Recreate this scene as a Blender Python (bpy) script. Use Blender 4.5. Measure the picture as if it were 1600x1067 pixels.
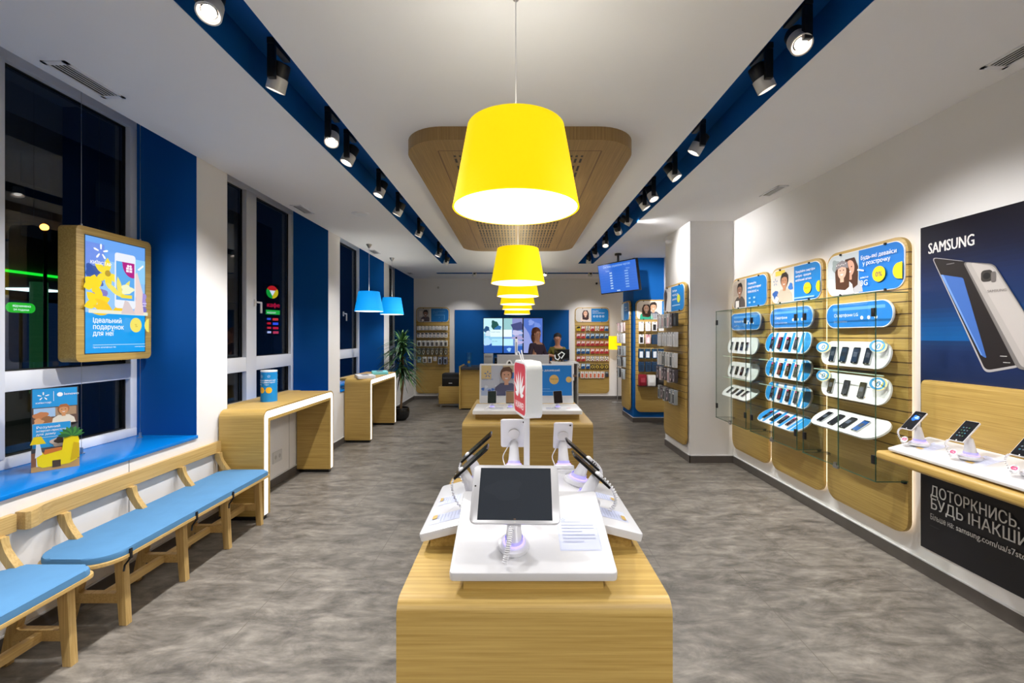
import bpy, bmesh, math, random
from mathutils import Matrix, Vector
R = math.radians
PI = math.pi
random.seed(7)
scn = bpy.context.scene
for o in list(bpy.data.objects): bpy.data.objects.remove(o)
col = scn.collection

# ------------------------------------------------------------------ camera, world, exposure
F = 680.0; VX, VY = 806.0, 525.0; EYE = 1.6
cd = bpy.data.cameras.new('camera'); cam = bpy.data.objects.new('camera', cd); col.objects.link(cam)
cam.location = (0, 0, EYE); cam.rotation_euler = (R(90), 0, 0)
cd.sensor_width = 36; cd.lens = 36*F/1600
cd.shift_x = -(VX-800)/1600; cd.shift_y = -(533.5-VY)/1600
cd.clip_start = .05; cd.clip_end = 200
scn.camera = cam
w = bpy.data.worlds.new('world'); scn.world = w; w.use_nodes = True
w.node_tree.nodes['Background'].inputs[0].default_value = (.012, .018, .035, 1)
w.node_tree.nodes['Background'].inputs[1].default_value = .35
scn.view_settings.view_transform = 'Standard'; scn.view_settings.look = 'None'
scn.view_settings.gamma = 1; scn.view_settings.use_curve_mapping = False
scn.view_settings.exposure = 0.18
SPOT_W = 118.0; PEND_W = 15.0

# ------------------------------------------------------------------ materials
def lin(c):
    return tuple(((v/255)/12.92 if v/255 <= .04045 else ((v/255+.055)/1.055)**2.4) for v in c)
MC = {}
def mat(name, c, rough=.5, metal=0, emit=0, ec=None, noise=.04, nscale=30, bump=0, spec=.5, coat=0, alpha=1):
    if name in MC: return MC[name]
    m = bpy.data.materials.new(name); m.use_nodes = True; nt = m.node_tree; b = nt.nodes['Principled BSDF']
    l = lin(c)
    b.inputs['Base Color'].default_value = (*l, 1)
    b.inputs['Roughness'].default_value = rough; b.inputs['Metallic'].default_value = metal
    b.inputs['Specular IOR Level'].default_value = spec
    b.inputs['Coat Weight'].default_value = coat
    if emit:
        b.inputs['Emission Color'].default_value = (*lin(ec or c), 1); b.inputs['Emission Strength'].default_value = emit
    if noise:
        tc = nt.nodes.new('ShaderNodeTexCoord'); n = nt.nodes.new('ShaderNodeTexNoise'); n.inputs['Scale'].default_value = nscale
        n.inputs['Detail'].default_value = 3
        nt.links.new(tc.outputs['Object'], n.inputs['Vector'])
        mx = nt.nodes.new('ShaderNodeMix'); mx.data_type = 'RGBA'
        mx.inputs[6].default_value = (*[v*(1-noise) for v in l], 1); mx.inputs[7].default_value = (*[min(1, v*(1+noise)) for v in l], 1)
        nt.links.new(n.outputs['Fac'], mx.inputs[0]); nt.links.new(mx.outputs[2], b.inputs['Base Color'])
        if bump:
            bp = nt.nodes.new('ShaderNodeBump'); bp.inputs['Strength'].default_value = bump; bp.inputs['Distance'].default_value = .004
            nt.links.new(n.outputs['Fac'], bp.inputs['Height']); nt.links.new(bp.outputs[0], b.inputs['Normal'])
    MC[name] = m
    return m

def math_node(nt, op, a, b=None, c=None):
    n = nt.nodes.new('ShaderNodeMath'); n.operation = op
    for i, v in enumerate((a, b, c)):
        if v is None: continue
        if isinstance(v, (int, float)): n.inputs[i].default_value = v
        else: nt.links.new(v, n.inputs[i])
    return n.outputs[0]

def wood(name, axis, c1=(164, 131, 62), c2=(200, 168, 96), rough=.42, groove=None, slots=False):
    """oak veneer; grain runs along axis; groove=(pitch, lo, hi) dark slat lines along local y"""
    m = bpy.data.materials.new(name); m.use_nodes = True; nt = m.node_tree; b = nt.nodes['Principled BSDF']
    tc = nt.nodes.new('ShaderNodeTexCoord'); mp = nt.nodes.new('ShaderNodeMapping')
    s = {'x': (1.3, 75, 75), 'y': (75, 1.3, 75), 'z': (75, 75, 1.3)}[axis]
    mp.inputs['Scale'].default_value = s
    nt.links.new(tc.outputs['Object'], mp.inputs['Vector'])
    n = nt.nodes.new('ShaderNodeTexNoise'); n.inputs['Scale'].default_value = 1.6; n.inputs['Detail'].default_value = 7; n.inputs['Roughness'].default_value = .62
    nt.links.new(mp.outputs[0], n.inputs['Vector'])
    cr = nt.nodes.new('ShaderNodeValToRGB'); cr.color_ramp.elements[0].position = .3; cr.color_ramp.elements[1].position = .68
    cr.color_ramp.elements[0].color = (*lin(c1), 1); cr.color_ramp.elements[1].color = (*lin(c2), 1)
    nt.links.new(n.outputs['Fac'], cr.inputs[0])
    out = cr.outputs[0]
    def darken(fac, colr):
        mx = nt.nodes.new('ShaderNodeMix'); mx.data_type = 'RGBA'
        nt.links.new(fac, mx.inputs[0]); nt.links.new(out, mx.inputs[6]); mx.inputs[7].default_value = (*lin(colr), 1)
        return mx.outputs[2]
    if groove or slots:
        sp = nt.nodes.new('ShaderNodeSeparateXYZ'); nt.links.new(tc.outputs['Object'], sp.inputs[0])
    if groove:
        p, lo, hi = groove
        fr = math_node(nt, 'FRACT', math_node(nt, 'DIVIDE', sp.outputs[1], p))
        f = math_node(nt, 'LESS_THAN', fr, .1)
        f = math_node(nt, 'MULTIPLY', f, math_node(nt, 'GREATER_THAN', sp.outputs[1], lo))
        f = math_node(nt, 'MULTIPLY', f, math_node(nt, 'LESS_THAN', sp.outputs[1], hi))
        out = darken(f, (92, 68, 38))
    if slots:
        x, y = sp.outputs[0], sp.outputs[1]
        fx = math_node(nt, 'LESS_THAN', math_node(nt, 'FRACT', math_node(nt, 'DIVIDE', math_node(nt, 'ADD', x, 20.02), .04)), .45)
        fy = math_node(nt, 'LESS_THAN', math_node(nt, 'FRACT', math_node(nt, 'DIVIDE', math_node(nt, 'ADD', y, 20.0), .14)), .8)
        big = math_node(nt, 'LESS_THAN', math_node(nt, 'FRACT', math_node(nt, 'DIVIDE', math_node(nt, 'ADD', y, 19.6), .42)), .9)
        ax = math_node(nt, 'ABSOLUTE', x)
        f = math_node(nt, 'MULTIPLY', fx, fy); f = math_node(nt, 'MULTIPLY', f, big)
        f = math_node(nt, 'MULTIPLY', f, math_node(nt, 'LESS_THAN', ax, .5))
        f = math_node(nt, 'MULTIPLY', f, math_node(nt, 'GREATER_THAN', ax, .03))
        f = math_node(nt, 'MULTIPLY', f, math_node(nt, 'LESS_THAN', math_node(nt, 'ABSOLUTE', y), 1.72))
        out = darken(f, (26, 20, 16))
        ln = math_node(nt, 'LESS_THAN', math_node(nt, 'ABSOLUTE', math_node(nt, 'SUBTRACT', ax, .6)), .006)
        ln = math_node(nt, 'MULTIPLY', ln, math_node(nt, 'LESS_THAN', math_node(nt, 'ABSOLUTE', y), 1.8))
        ly = math_node(nt, 'LESS_THAN', math_node(nt, 'ABSOLUTE', math_node(nt, 'SUBTRACT', math_node(nt, 'ABSOLUTE', y), 1.8)), .006)
        ly = math_node(nt, 'MULTIPLY', ly, math_node(nt, 'LESS_THAN', ax, .6))
        out = darken(math_node(nt, 'MAXIMUM', ln, ly), (110, 80, 48))
    nt.links.new(out, b.inputs['Base Color'])
    b.inputs['Roughness'].default_value = rough
    return m

def floor_mat():
    m = bpy.data.materials.new('grey_stone_vinyl'); m.use_nodes = True; nt = m.node_tree; b = nt.nodes['Principled BSDF']
    tc = nt.nodes.new('ShaderNodeTexCoord')
    mp = nt.nodes.new('ShaderNodeMapping'); mp.inputs['Scale'].default_value = (.8, 1.9, 1); nt.links.new(tc.outputs['Object'], mp.inputs['Vector'])
    n = nt.nodes.new('ShaderNodeTexNoise'); n.inputs['Scale'].default_value = 3.6; n.inputs['Detail'].default_value = 12; n.inputs['Roughness'].default_value = .74
    n.inputs['Distortion'].default_value = .6
    nt.links.new(mp.outputs[0], n.inputs['Vector'])
    cr = nt.nodes.new('ShaderNodeValToRGB'); cr.color_ramp.elements[0].position = .32; cr.color_ramp.elements[1].position = .7
    cr.color_ramp.elements[0].color = (*lin((72, 68, 63)), 1); cr.color_ramp.elements[1].color = (*lin((143, 137, 128)), 1)
    nt.links.new(n.outputs['Fac'], cr.inputs[0])
    n2 = nt.nodes.new('ShaderNodeTexNoise'); n2.inputs['Scale'].default_value = 11; n2.inputs['Detail'].default_value = 10; nt.links.new(mp.outputs[0], n2.inputs['Vector'])
    mx = nt.nodes.new('ShaderNodeMix'); mx.data_type = 'RGBA'; mx.blend_type = 'OVERLAY'; mx.inputs[0].default_value = .7
    nt.links.new(cr.outputs[0], mx.inputs[6]); nt.links.new(n2.outputs['Fac'], mx.inputs[7])
    br = nt.nodes.new('ShaderNodeTexBrick'); br.inputs['Scale'].default_value = 1; br.offset = .5
    br.inputs['Brick Width'].default_value = 1.0; br.inputs['Row Height'].default_value = 1.0; br.inputs['Mortar Size'].default_value = .0025
    nt.links.new(tc.outputs['Object'], br.inputs['Vector'])
    mx2 = nt.nodes.new('ShaderNodeMix'); mx2.data_type = 'RGBA'; nt.links.new(br.outputs['Fac'], mx2.inputs[0])
    nt.links.new(mx.outputs[2], mx2.inputs[6]); mx2.inputs[7].default_value = (*lin((98, 92, 84)), 1)
    nt.links.new(mx2.outputs[2], b.inputs['Base Color'])
    rr = math_node(nt, 'MULTIPLY_ADD', n2.outputs['Fac'], .25, .3); nt.links.new(rr, b.inputs['Roughness'])
    return m

def glass(name, tint=(1, 1, 1), ior=1.45, base=.0, rough=0):
    m = bpy.data.materials.new(name); m.use_nodes = True; nt = m.node_tree
    for n in list(nt.nodes):
        if n.type == 'BSDF_PRINCIPLED': nt.nodes.remove(n)
    out = nt.nodes['Material Output']
    t = nt.nodes.new('ShaderNodeBsdfTransparent'); t.inputs[0].default_value = (*tint, 1)
    g = nt.nodes.new('ShaderNodeBsdfGlossy'); g.inputs['Roughness'].default_value = rough
    lw = nt.nodes.new('ShaderNodeLayerWeight'); lw.inputs[0].default_value = .5
    r0 = ((ior-1)/(ior+1))**2+base                      # Schlick reflectance, the same from both sides of the pane
    fac = math_node(nt, 'MULTIPLY_ADD', math_node(nt, 'POWER', lw.outputs['Facing'], 5), 1-r0, r0)
    mx = nt.nodes.new('ShaderNodeMixShader'); nt.links.new(fac, mx.inputs[0]); nt.links.new(t.outputs[0], mx.inputs[1]); nt.links.new(g.outputs[0], mx.inputs[2])
    nt.links.new(mx.outputs[0], out.inputs[0])
    return m

OAKX, OAKY, OAKZ = wood('oak_veneer_grain_x', 'x'), wood('oak_veneer_grain_y', 'y'), wood('oak_veneer_grain_z', 'z')
SLAT = wood('oak_slatwall', 'x', groove=(.085, .52, 2.0))
PLY = wood('birch_ply', 'y', (176, 142, 80), (208, 176, 116))
PLYZ = wood('birch_ply_upright', 'z', (176, 142, 80), (208, 176, 116))
CEILOAK = wood('perforated_oak', 'y', (136, 108, 62), (170, 138, 86), slots=True)
CEILEDGE = wood('oak_edge', 'z', (130, 102, 58), (162, 130, 80))
WHITE = mat('white_wall_paint', (232, 230, 229), .75, noise=.012, nscale=4)
CEIL = mat('ceiling_paint', (240, 239, 240), .8, noise=.012, nscale=3)
BLUE = mat('blue_wall_paint', (0, 86, 160), .65, spec=.2, noise=.03, nscale=5)
BLUEG = mat('blue_lacquered_sill', (0, 122, 210), .25, spec=.35, noise=.02, nscale=5)
FRAMEW = mat('white_window_plastic', (228, 231, 238), .35, noise=.01)
BASE = mat('dark_skirting_tile', (88, 82, 78), .5, noise=.15, nscale=12)
WLAC = mat('white_lacquer', (214, 214, 217), .25, noise=.01)
WPLA = mat('white_plastic', (232, 232, 236), .3, noise=.01)
LED = mat('white_led_band', (255, 255, 255), .5, emit=1.0, noise=0)
WLAC_LIT = mat('white_lacquer_lit', (246, 246, 246), .3, noise=.01)  # lacquer white raised: brighter light on trays and backboard is in the colour
HALO = mat('warm_led_strip', (255, 244, 225), .5, emit=2, noise=0)
BLACK = mat('black_metal', (18, 18, 20), .4, noise=.02)
BLKG = mat('black_gloss', (12, 13, 16), .12, noise=.01)
SILV = mat('brushed_steel', (190, 190, 192), .28, metal=1, noise=.03, nscale=60)
GREYM = mat('grey_metal', (120, 122, 126), .4, metal=.6, noise=.03)
LGREY = mat('light_grey_lamp_body', (215, 213, 210), .35, metal=.2, noise=.02)
DGREY = mat('dark_grey_laminate', (62, 62, 66), .45, noise=.04)
FABRIC = mat('blue_grey_cushion_cloth', (80, 132, 176), .9, noise=.1, nscale=9, bump=.5)
STRAP = mat('black_strap_cloth', (15, 15, 18), .9, noise=.05)
WGLASS = glass('dark_window_glass', (.55, .6, .65), 1.5, .03)
CGLASS = glass('clear_case_glass', (.97, .99, .98), 1.35, .004)
GEDGE = mat('green_glass_edge', (60, 92, 74), .2, noise=.02)
VENTD = mat('vent_dark', (26, 26, 28), .6, noise=.02)
LENS = mat('lamp_lens', (255, 250, 240), .4, emit=5, noise=0)
RIM = mat('lamp_rim_glow', (255, 225, 205), .4, emit=1.6, noise=0)
CACHE = {}
def C(c, glow=0, rough=.4):
    """flat printed ink (or lit screen colour when glow > 0)"""
    if isinstance(c, str): c = tuple(int(c[i:i+2], 16) for i in (0, 2, 4))
    k = (c, glow, rough)
    if k not in CACHE:
        nm = ('lit_print_' if glow else 'print_')+'%02x%02x%02x' % c
        if glow: CACHE[k] = mat(nm+'_%d' % int(glow*100), (20, 20, 22), .3, emit=glow, ec=c, noise=0)
        else: CACHE[k] = mat(nm+'_%d' % int(rough*100), c, rough, noise=.02, nscale=20)
    return CACHE[k]

# ------------------------------------------------------------------ mesh builder
I4 = Matrix.Identity(4)
def T(x, y, z): return Matrix.Translation((x, y, z))
def RX(a): return Matrix.Rotation(R(a), 4, 'X')
def RY(a): return Matrix.Rotation(R(a), 4, 'Y')
def RZ(a): return Matrix.Rotation(R(a), 4, 'Z')
def rrect(w, h, r, n=6, cx=0, cy=0):
    """rounded rectangle outline; r scalar or (bl, br, tr, tl)"""
    rs = r if isinstance(r, (tuple, list)) else (r,)*4
    P = []
    for (sx, sy, a0, rr) in ((-1, -1, 180, rs[0]), (1, -1, 270, rs[1]), (1, 1, 0, rs[2]), (-1, 1, 90, rs[3])):
        x, y = cx+sx*(w/2-rr), cy+sy*(h/2-rr)
        if rr < 1e-5: P.append((x, y)); continue
        for i in range(n+1):
            a = R(a0+90*i/n); P.append((x+rr*math.cos(a), y+rr*math.sin(a)))
    return P
def circ(r, n=24, cx=0, cy=0, ry=None): return [(cx+r*math.cos(2*PI*i/n), cy+(ry or r)*math.sin(2*PI*i/n)) for i in range(n)]

class MB:
    def __init__(s): s.v = []; s.f = []; s.mi = []; s.mats = []
    def slot(s, m):
        if m not in s.mats: s.mats.append(m)
        return s.mats.index(m)
    def add(s, vs, fs, m, M=None):
        k = len(s.v); i = s.slot(m)
        for p in vs:
            p = Vector(p)
            s.v.append(tuple(M @ p) if M else tuple(p))
        for f in fs: s.f.append([k+j for j in f]); s.mi.append(i)
        return s
    def addbm(s, bm, m, M=None):
        bm.verts.index_update()
        s.add([v.co[:] for v in bm.verts], [[v.index for v in f.verts] for f in bm.faces], m, M); bm.free(); return s
    def box(s, x0, x1, y0, y1, z0, z1, m, bev=0, seg=2, M=None):
        bm = bmesh.new(); bmesh.ops.create_cube(bm, size=1, matrix=T((x0+x1)/2, (y0+y1)/2, (z0+z1)/2) @ Matrix.Diagonal((x1-x0, y1-y0, z1-z0, 1)))
        if bev: bmesh.ops.bevel(bm, geom=list(bm.edges), offset=bev, segments=seg, profile=.5, affect='EDGES', clamp_overlap=True)
        return s.addbm(bm, m, M)
    def prism(s, poly, z0, z1, m, M=None, bev=0, seg=2, side=None):
        """outline in xy extruded from z0 to z1; bev rounds the top rim"""
        area = sum(poly[i][0]*poly[(i+1) % len(poly)][1]-poly[(i+1) % len(poly)][0]*poly[i][1] for i in range(len(poly)))
        if area < 0: poly = poly[::-1]
        n = len(poly)
        if not bev:
            vs = [(x, y, z0) for x, y in poly]+[(x, y, z1) for x, y in poly]
            s.add(vs, [list(range(n))[::-1], list(range(n, 2*n))], m, M)
            return s.add(vs, [[i, (i+1) % n, n+(i+1) % n, n+i] for i in range(n)], side or m, M)
        bm = bmesh.new(); lo = [bm.verts.new((x, y, z0)) for x, y in poly]; hi = [bm.verts.new((x, y, z1)) for x, y in poly]
        bm.faces.new(lo[::-1]); top = bm.faces.new(hi)
        for i in range(n): bm.faces.new((lo[i], lo[(i+1) % n], hi[(i+1) % n], hi[i]))
        bmesh.ops.bevel(bm, geom=list(top.edges), offset=bev, segments=seg, profile=.5, affect='EDGES', clamp_overlap=True)
        return s.addbm(bm, m, M)
    def lathe(s, prof, m, M=None, n=28, close=False):
        vs, fs = [], []
        for r, z in prof: vs += [(r*math.cos(2*PI*i/n), r*math.sin(2*PI*i/n), z) for i in range(n)]
        for j in range(len(prof)-1):
            fs += [[j*n+i, j*n+(i+1) % n, (j+1)*n+(i+1) % n, (j+1)*n+i] for i in range(n)]
        if close:
            j = len(prof)-1
            fs += [[j*n+i, j*n+(i+1) % n, (i+1) % n, i] for i in range(n)]
        return s.add(vs, fs, m, M)
    def cyl(s, r, z0, z1, m, M=None, n=20, r2=None):
        r2 = r if r2 is None else r2
        vs = [(r*math.cos(2*PI*i/n), r*math.sin(2*PI*i/n), z0) for i in range(n)]+[(r2*math.cos(2*PI*i/n), r2*math.sin(2*PI*i/n), z1) for i in range(n)]
        fs = [[i, (i+1) % n, n+(i+1) % n, n+i] for i in range(n)]+[list(range(n))[::-1], list(range(n, 2*n))]
        return s.add(vs, fs, m, M)
    def tube(s, pts, r, m, M=None, n=6):
        pts = [Vector(p) for p in pts]; vs, fs = [], []
        up = Vector((0, 0, 1)); prev = None
        for i, p in enumerate(pts):
            d = (pts[min(i+1, len(pts)-1)]-pts[max(i-1, 0)]).normalized()
            if prev is None:
                a = d.cross(up) if abs(d.dot(up)) < .95 else d.cross(Vector((1, 0, 0)))
            else: a = prev-d*prev.dot(d)
            a.normalize(); prev = a.copy(); b = d.cross(a)
            rr = r[i] if isinstance(r, (list, tuple)) else r
            vs += [tuple(p+a*rr*math.cos(2*PI*k/n)+b*rr*math.sin(2*PI*k/n)) for k in range(n)]
        for j in range(len(pts)-1): fs += [[j*n+k, j*n+(k+1) % n, (j+1)*n+(k+1) % n, (j+1)*n+k] for k in range(n)]
        fs += [list(range(n))[::-1], [(len(pts)-1)*n+k for k in range(n)]]
        return s.add(vs, fs, m, M)
    def ball(s, r, m, M=None, seg=16, ring=10, sc=(1, 1, 1)):
        bm = bmesh.new(); bmesh.ops.create_uvsphere(bm, u_segments=seg, v_segments=ring, radius=r, matrix=Matrix.Diagonal((*sc, 1)))
        return s.addbm(bm, m, M)
    def build(s, name, parent=None, smooth=35, M=None):
        me = bpy.data.meshes.new(name); me.from_pydata(s.v, [], s.f); me.update()
        for m in s.mats: me.materials.append(m)
        me.polygons.foreach_set('material_index', s.mi)
        if smooth:
            me.polygons.foreach_set('use_smooth', [True]*len(me.polygons))
            me.set_sharp_from_angle(angle=R(smooth))
        me.update()
        o = bpy.data.objects.new(name, me); col.objects.link(o)
        if parent: o.parent = parent
        if M is not None: o.matrix_basis = M
        return o

def tag(o, label, cat, group=None, kind=None):
    if label: o['label'] = label
    if cat: o['category'] = cat
    if group: o['group'] = group
    if kind: o['kind'] = kind
    return o
def thing(name, label, cat, M=I4, group=None):
    o = bpy.data.objects.new(name, None); o.empty_display_size = .05; col.objects.link(o); o.matrix_basis = M
    return tag(o, label, cat, group)
KIDS = {}
def dup(root, M, label, group=None):
    def cp(o, par):
        c = o.copy(); col.objects.link(c); c.parent = par
        for ch in [k for k in KIDS.get(root.name, root.children_recursive) if k.parent == o]: cp(ch, c)
        return c
    c = cp(root, None); c.matrix_basis = M; c['label'] = label
    if group: c['group'] = group
    return c
def struct(o): o['kind'] = 'structure'; return o

# ------------------------------------------------------------------ flat prints (device frame: x right, y up, z toward the viewer)
TXT = {}
from mathutils.geometry import tessellate_polygon
def loops_of(me):
    nb = {}
    for e in me.edges:
        i, j = e.vertices; nb.setdefault(i, []).append(j); nb.setdefault(j, []).append(i)
    seen, out = set(), []
    for v in range(len(me.vertices)):                 # contours come out in stored order, so their winding is kept
        if v in seen or v not in nb: continue
        L = [v]; seen.add(v); cur = v
        while True:
            nx = [q for q in sorted(nb[cur], key=lambda q: abs(q-cur-1)) if q not in seen]
            if not nx: break
            cur = nx[0]; seen.add(cur); L.append(cur)
        out.append([me.vertices[i].co.copy() for i in L])
    return out
def text_geo(s, bold=0):
    if s not in TXT:
        cu = bpy.data.curves.new('t', 'FONT'); cu.body = s; cu.size = 1; cu.resolution_u = 2; cu.fill_mode = 'NONE'
        o = bpy.data.objects.new('t', cu); col.objects.link(o)
        dg = bpy.context.evaluated_depsgraph_get(); me = bpy.data.meshes.new_from_object(o.evaluated_get(dg))
        L = []
        for lp in loops_of(me):
            q = [p for i, p in enumerate(lp) if (p-lp[i-1]).length > 1e-5]
            if len(q) < 3: continue
            if abs(q[0].x-q[-1].x) < 1e-4 and len(q) > 12:      # the soft sign's bowl starts inside its stem: move the start to the stem's edge
                for i in range(len(q)):
                    if abs(q[i].x-q[i-1].x) < 1e-4 and .005 < q[i].x-q[0].x < .06 and abs(q[i].y-q[i-1].y) > .3:
                        X_ = q[i].x+.001; q[0].x = X_; q[-1].x = X_; break
            L.append(q)
        ar = lambda P: sum(P[i-1].x*P[i].y-P[i].x*P[i-1].y for i in range(len(P)))/2
        def inside(p, P):
            c = False
            for i in range(len(P)):
                a_, b_ = P[i-1], P[i]
                if (a_.y > p.y) != (b_.y > p.y) and p.x < (b_.x-a_.x)*(p.y-a_.y)/(b_.y-a_.y)+a_.x: c = not c
            return c
        A = [ar(P) for P in L]
        hole = [any(abs(b_) > abs(a_) and a_*b_ < 0 and inside(P[0], Q) for Q, b_ in zip(L, A)) for P, a_ in zip(L, A)]
        vs, fs = [], []
        for P, a_, h_ in zip(L, A, hole):
            if h_: continue
            grp = [P]+[Q for Q, q, g in zip(L, A, hole) if g and q*a_ < 0 and abs(q) < abs(a_) and inside(Q[0], P)]
            k = len(vs)
            for G in grp: vs += [tuple(p) for p in G]
            for t3 in tessellate_polygon([[p for p in G] for G in grp]):
                f = [k+i for i in t3]; a3 = [vs[i] for i in f]
                if (a3[1][0]-a3[0][0])*(a3[2][1]-a3[0][1])-(a3[2][0]-a3[0][0])*(a3[1][1]-a3[0][1]) < 0: f = f[::-1]
                fs.append(f)
        TXT[s] = (vs, fs)
        bpy.data.objects.remove(o); bpy.data.meshes.remove(me); bpy.data.curves.remove(cu)
    return TXT[s]
class Print:
    def __init__(s, z=.001, glow=0, gap=.0004, rough=.4): s.rough = rough; s.b = MB(); s.z = z; s.glow = glow; s.gap = gap
    def poly(s, P, c, glow=None):
        a = sum(P[i][0]*P[(i+1) % len(P)][1]-P[(i+1) % len(P)][0]*P[i][1] for i in range(len(P)))
        if a < 0: P = P[::-1]
        s.b.add([(x, y, s.z) for x, y in P], [list(range(len(P)))], C(c, s.glow if glow is None else glow, s.rough)); s.z += s.gap; return s
    def rect(s, x0, y0, x1, y1, c, r=0): return s.poly(rrect(x1-x0, y1-y0, r, 4, (x0+x1)/2, (y0+y1)/2) if r else [(x0, y0), (x1, y0), (x1, y1), (x0, y1)], c)
    def circ(s, x, y, r, c, ry=None, n=24): return s.poly(circ(r, n, x, y, ry), c)
    def text(s, t, x, y, size, c, bold=0, align='L', sx=1, rot=0, W=None):
        t = t.replace('І', 'I')
        vs, fs = text_geo(t, 0)
        if not vs: return s
        if W: sx = W/(max(v[0] for v in vs)*size)
        w = max(v[0] for v in vs)*size*sx
        ox = {'L': 0, 'C': -w/2, 'R': -w}[align]
        ca, sa = math.cos(R(rot)), math.sin(R(rot))
        out = []
        for v in vs:
            a, b2 = ox+v[0]*size*sx, v[1]*size
            out.append((x+a*ca-b2*sa, y+a*sa+b2*ca, s.z))
        s.b.add(out, fs, C(c, s.glow))
        for k in ((-1, 1) if bold else ()):          # heavier strokes: the same letters again, a hair to each side
            s.b.add([(a+k*bold*size*.9*ca, b2+k*bold*size*.9*sa, z+s.gap*.1*(k+2)) for a, b2, z in out], fs, C(c, s.glow))
        s.z += s.gap; return s
    def blob(s, x, y, r, c, k=5, seed=0, ry=1):
        rnd = random.Random(seed)
        ph = [rnd.uniform(0, 6) for _ in range(3)]
        return s.poly([(x+r*(1+.16*math.sin(3*a+ph[0])+.1*math.sin(5*a+ph[1]))*math.cos(a), y+r*ry*(1+.16*math.sin(3*a+ph[0])+.1*math.sin(5*a+ph[1]))*math.sin(a)) for a in [2*PI*i/22 for i in range(22)]], c)
    def star(s, x, y, r, c='ffffff'):
        for k in range(5):
            a = R(90+72*k)
            P = [(x+r*(.32+.68*t)*math.cos(a)+q*r*.13*math.sin(a), y+r*(.32+.68*t)*math.sin(a)-q*r*.13*math.cos(a)) for t, q in ((0, -.6), (.75, -1), (1, -.4), (1, .4), (.75, 1), (0, .6))]
            s.b.add([(px, py, s.z) for px, py in P], [list(range(6))], C(c, s.glow))
        s.z += s.gap; return s
    def person(s, x, y, h, skin='d8a888', hair='3a2820', top='d8d0c8', long=False, look=0, beanie=None):
        """head and shoulders portrait, x centre, y bottom, h height"""
        r = h*.2
        s.poly([(x-h*.42, y), (x-h*.38, y+h*.28), (x-h*.2, y+h*.42), (x+h*.2, y+h*.42), (x+h*.38, y+h*.26), (x+h*.44, y)], top)
        hy = y+h*.68
        if long: s.poly([(x-r*1.25, y+h*.18), (x-r*1.35, hy), (x-r*.8, hy+r*1.25), (x+r*.8, hy+r*1.3), (x+r*1.4, hy), (x+r*1.35, y+h*.2), (x+r*.6, y+h*.12)], hair)
        else: s.circ(x, hy+r*.25, r*1.05, hair, r*1.2)
        s.rect(x-r*.35, y+h*.36, x+r*.35, hy-r*.5, skin)
        s.circ(x+look*r*.2, hy-r*.05, r*.82, skin, r*1.08)
        if not long: s.poly([(x-r*.95, hy+r*.5), (x-r*.6, hy+r*1.35), (x+r*.5, hy+r*1.5), (x+r*1.05, hy+r*.9), (x+r*.85, hy+r*.55), (x, hy+r*.75)], hair)
        if beanie: s.poly([(x-r*1.2, hy+r*.3), (x-r*1.05, hy+r*1.15), (x, hy+r*1.55), (x+r*1.05, hy+r*1.15), (x+r*1.2, hy+r*.3), (x, hy+r*.62)], beanie)
        for q in (-1, 1): s.circ(x+look*r*.3+q*r*.33, hy+r*.12, r*.11, '2a1c18', r*.09, 8)
        s.poly([(x+look*r*.3-r*.3, hy-r*.42), (x+look*r*.3+r*.3, hy-r*.42), (x+look*r*.3+r*.15, hy-r*.62), (x+look*r*.3-r*.15, hy-r*.62)], 'f4ecec')
        return s
    def build(s, name, parent, M=None): return s.b.build(name, parent, smooth=0, M=M)

# wall frames: x right as the viewer sees it, y up, z toward the room
WR, WL, WB = 2.75, -2.58, 11.0
def FR(Y, z=0, off=0, tilt=0): return T(WR-off, Y, z) @ RZ(-90) @ RX(90-tilt)
def FL(Y, z=0, off=0, X=WL, tilt=0): return T(X+off, Y, z) @ RZ(90) @ RX(90-tilt)
def FB(X, z=0, off=0, Y=WB, tilt=0): return T(X, Y-off, z) @ RX(90-tilt)
ORD = ['first', 'second', 'third', 'fourth', 'fifth', 'sixth', 'seventh', 'eighth', 'ninth', 'tenth', 'eleventh', 'twelfth']
# ------------------------------------------------------------------ the setting
Y0 = -2.6; H = 3.05
m = MB(); m.box(-3.2, 2.9, Y0, 11.1, -.1, 0, floor_mat()); struct(m.build('floor'))
# ceiling slab with lighting troughs
LT = (-1.48, -1.175); RT = (1.245, 1.55); TE = 8.73
m = MB()
for x0, x1 in ((WL, LT[0]), (LT[1], RT[0]), (RT[1], 2.9)): m.box(x0, x1, Y0, TE, H, H+.4, CEIL)
m.box(WL, 2.9, TE, 9.95, H, H+.4, CEIL); m.box(WL, -1.83, 9.95, 10.15, H, H+.4, CEIL); m.box(1.93, 2.9, 9.95, 10.15, H, H+.4, CEIL)
m.box(WL, 2.9, 10.15, 11.1, H, H+.4, CEIL); m.box(-3.2, 2.9, Y0, 11.1, H+.4, H+.5, CEIL)
struct(m.build('ceiling'))
def trough(n, x0, x1, y0, y1, d=.2):
    m = MB(); e = .004
    m.box(x0, x1, y0, y1, H+d, H+d+e, BLUE)
    m.box(x0, x0+e, y0, y1, H+.002, H+d, BLUE); m.box(x1-e, x1, y0, y1, H+.002, H+d, BLUE)
    m.box(x0, x1, y1-e, y1, H+.002, H+d, BLUE); m.box(x0, x1, y0, y0+e, H+.002, H+d, BLUE)
    t = struct(m.build('trim_%d' % n))
    r = MB(); xc = (x0+x1)/2
    if x1-x0 < y1-y0: r.box(xc-.018, xc+.018, y0+.1, y1-.1, H+d-.025, H+d, BLUE)
    else: yc = (y0+y1)/2; r.box(x0+.1, x1-.1, yc-.018, yc+.018, H+d-.03, H+d, BLACK)
    r.build('track_rail', t)
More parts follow.
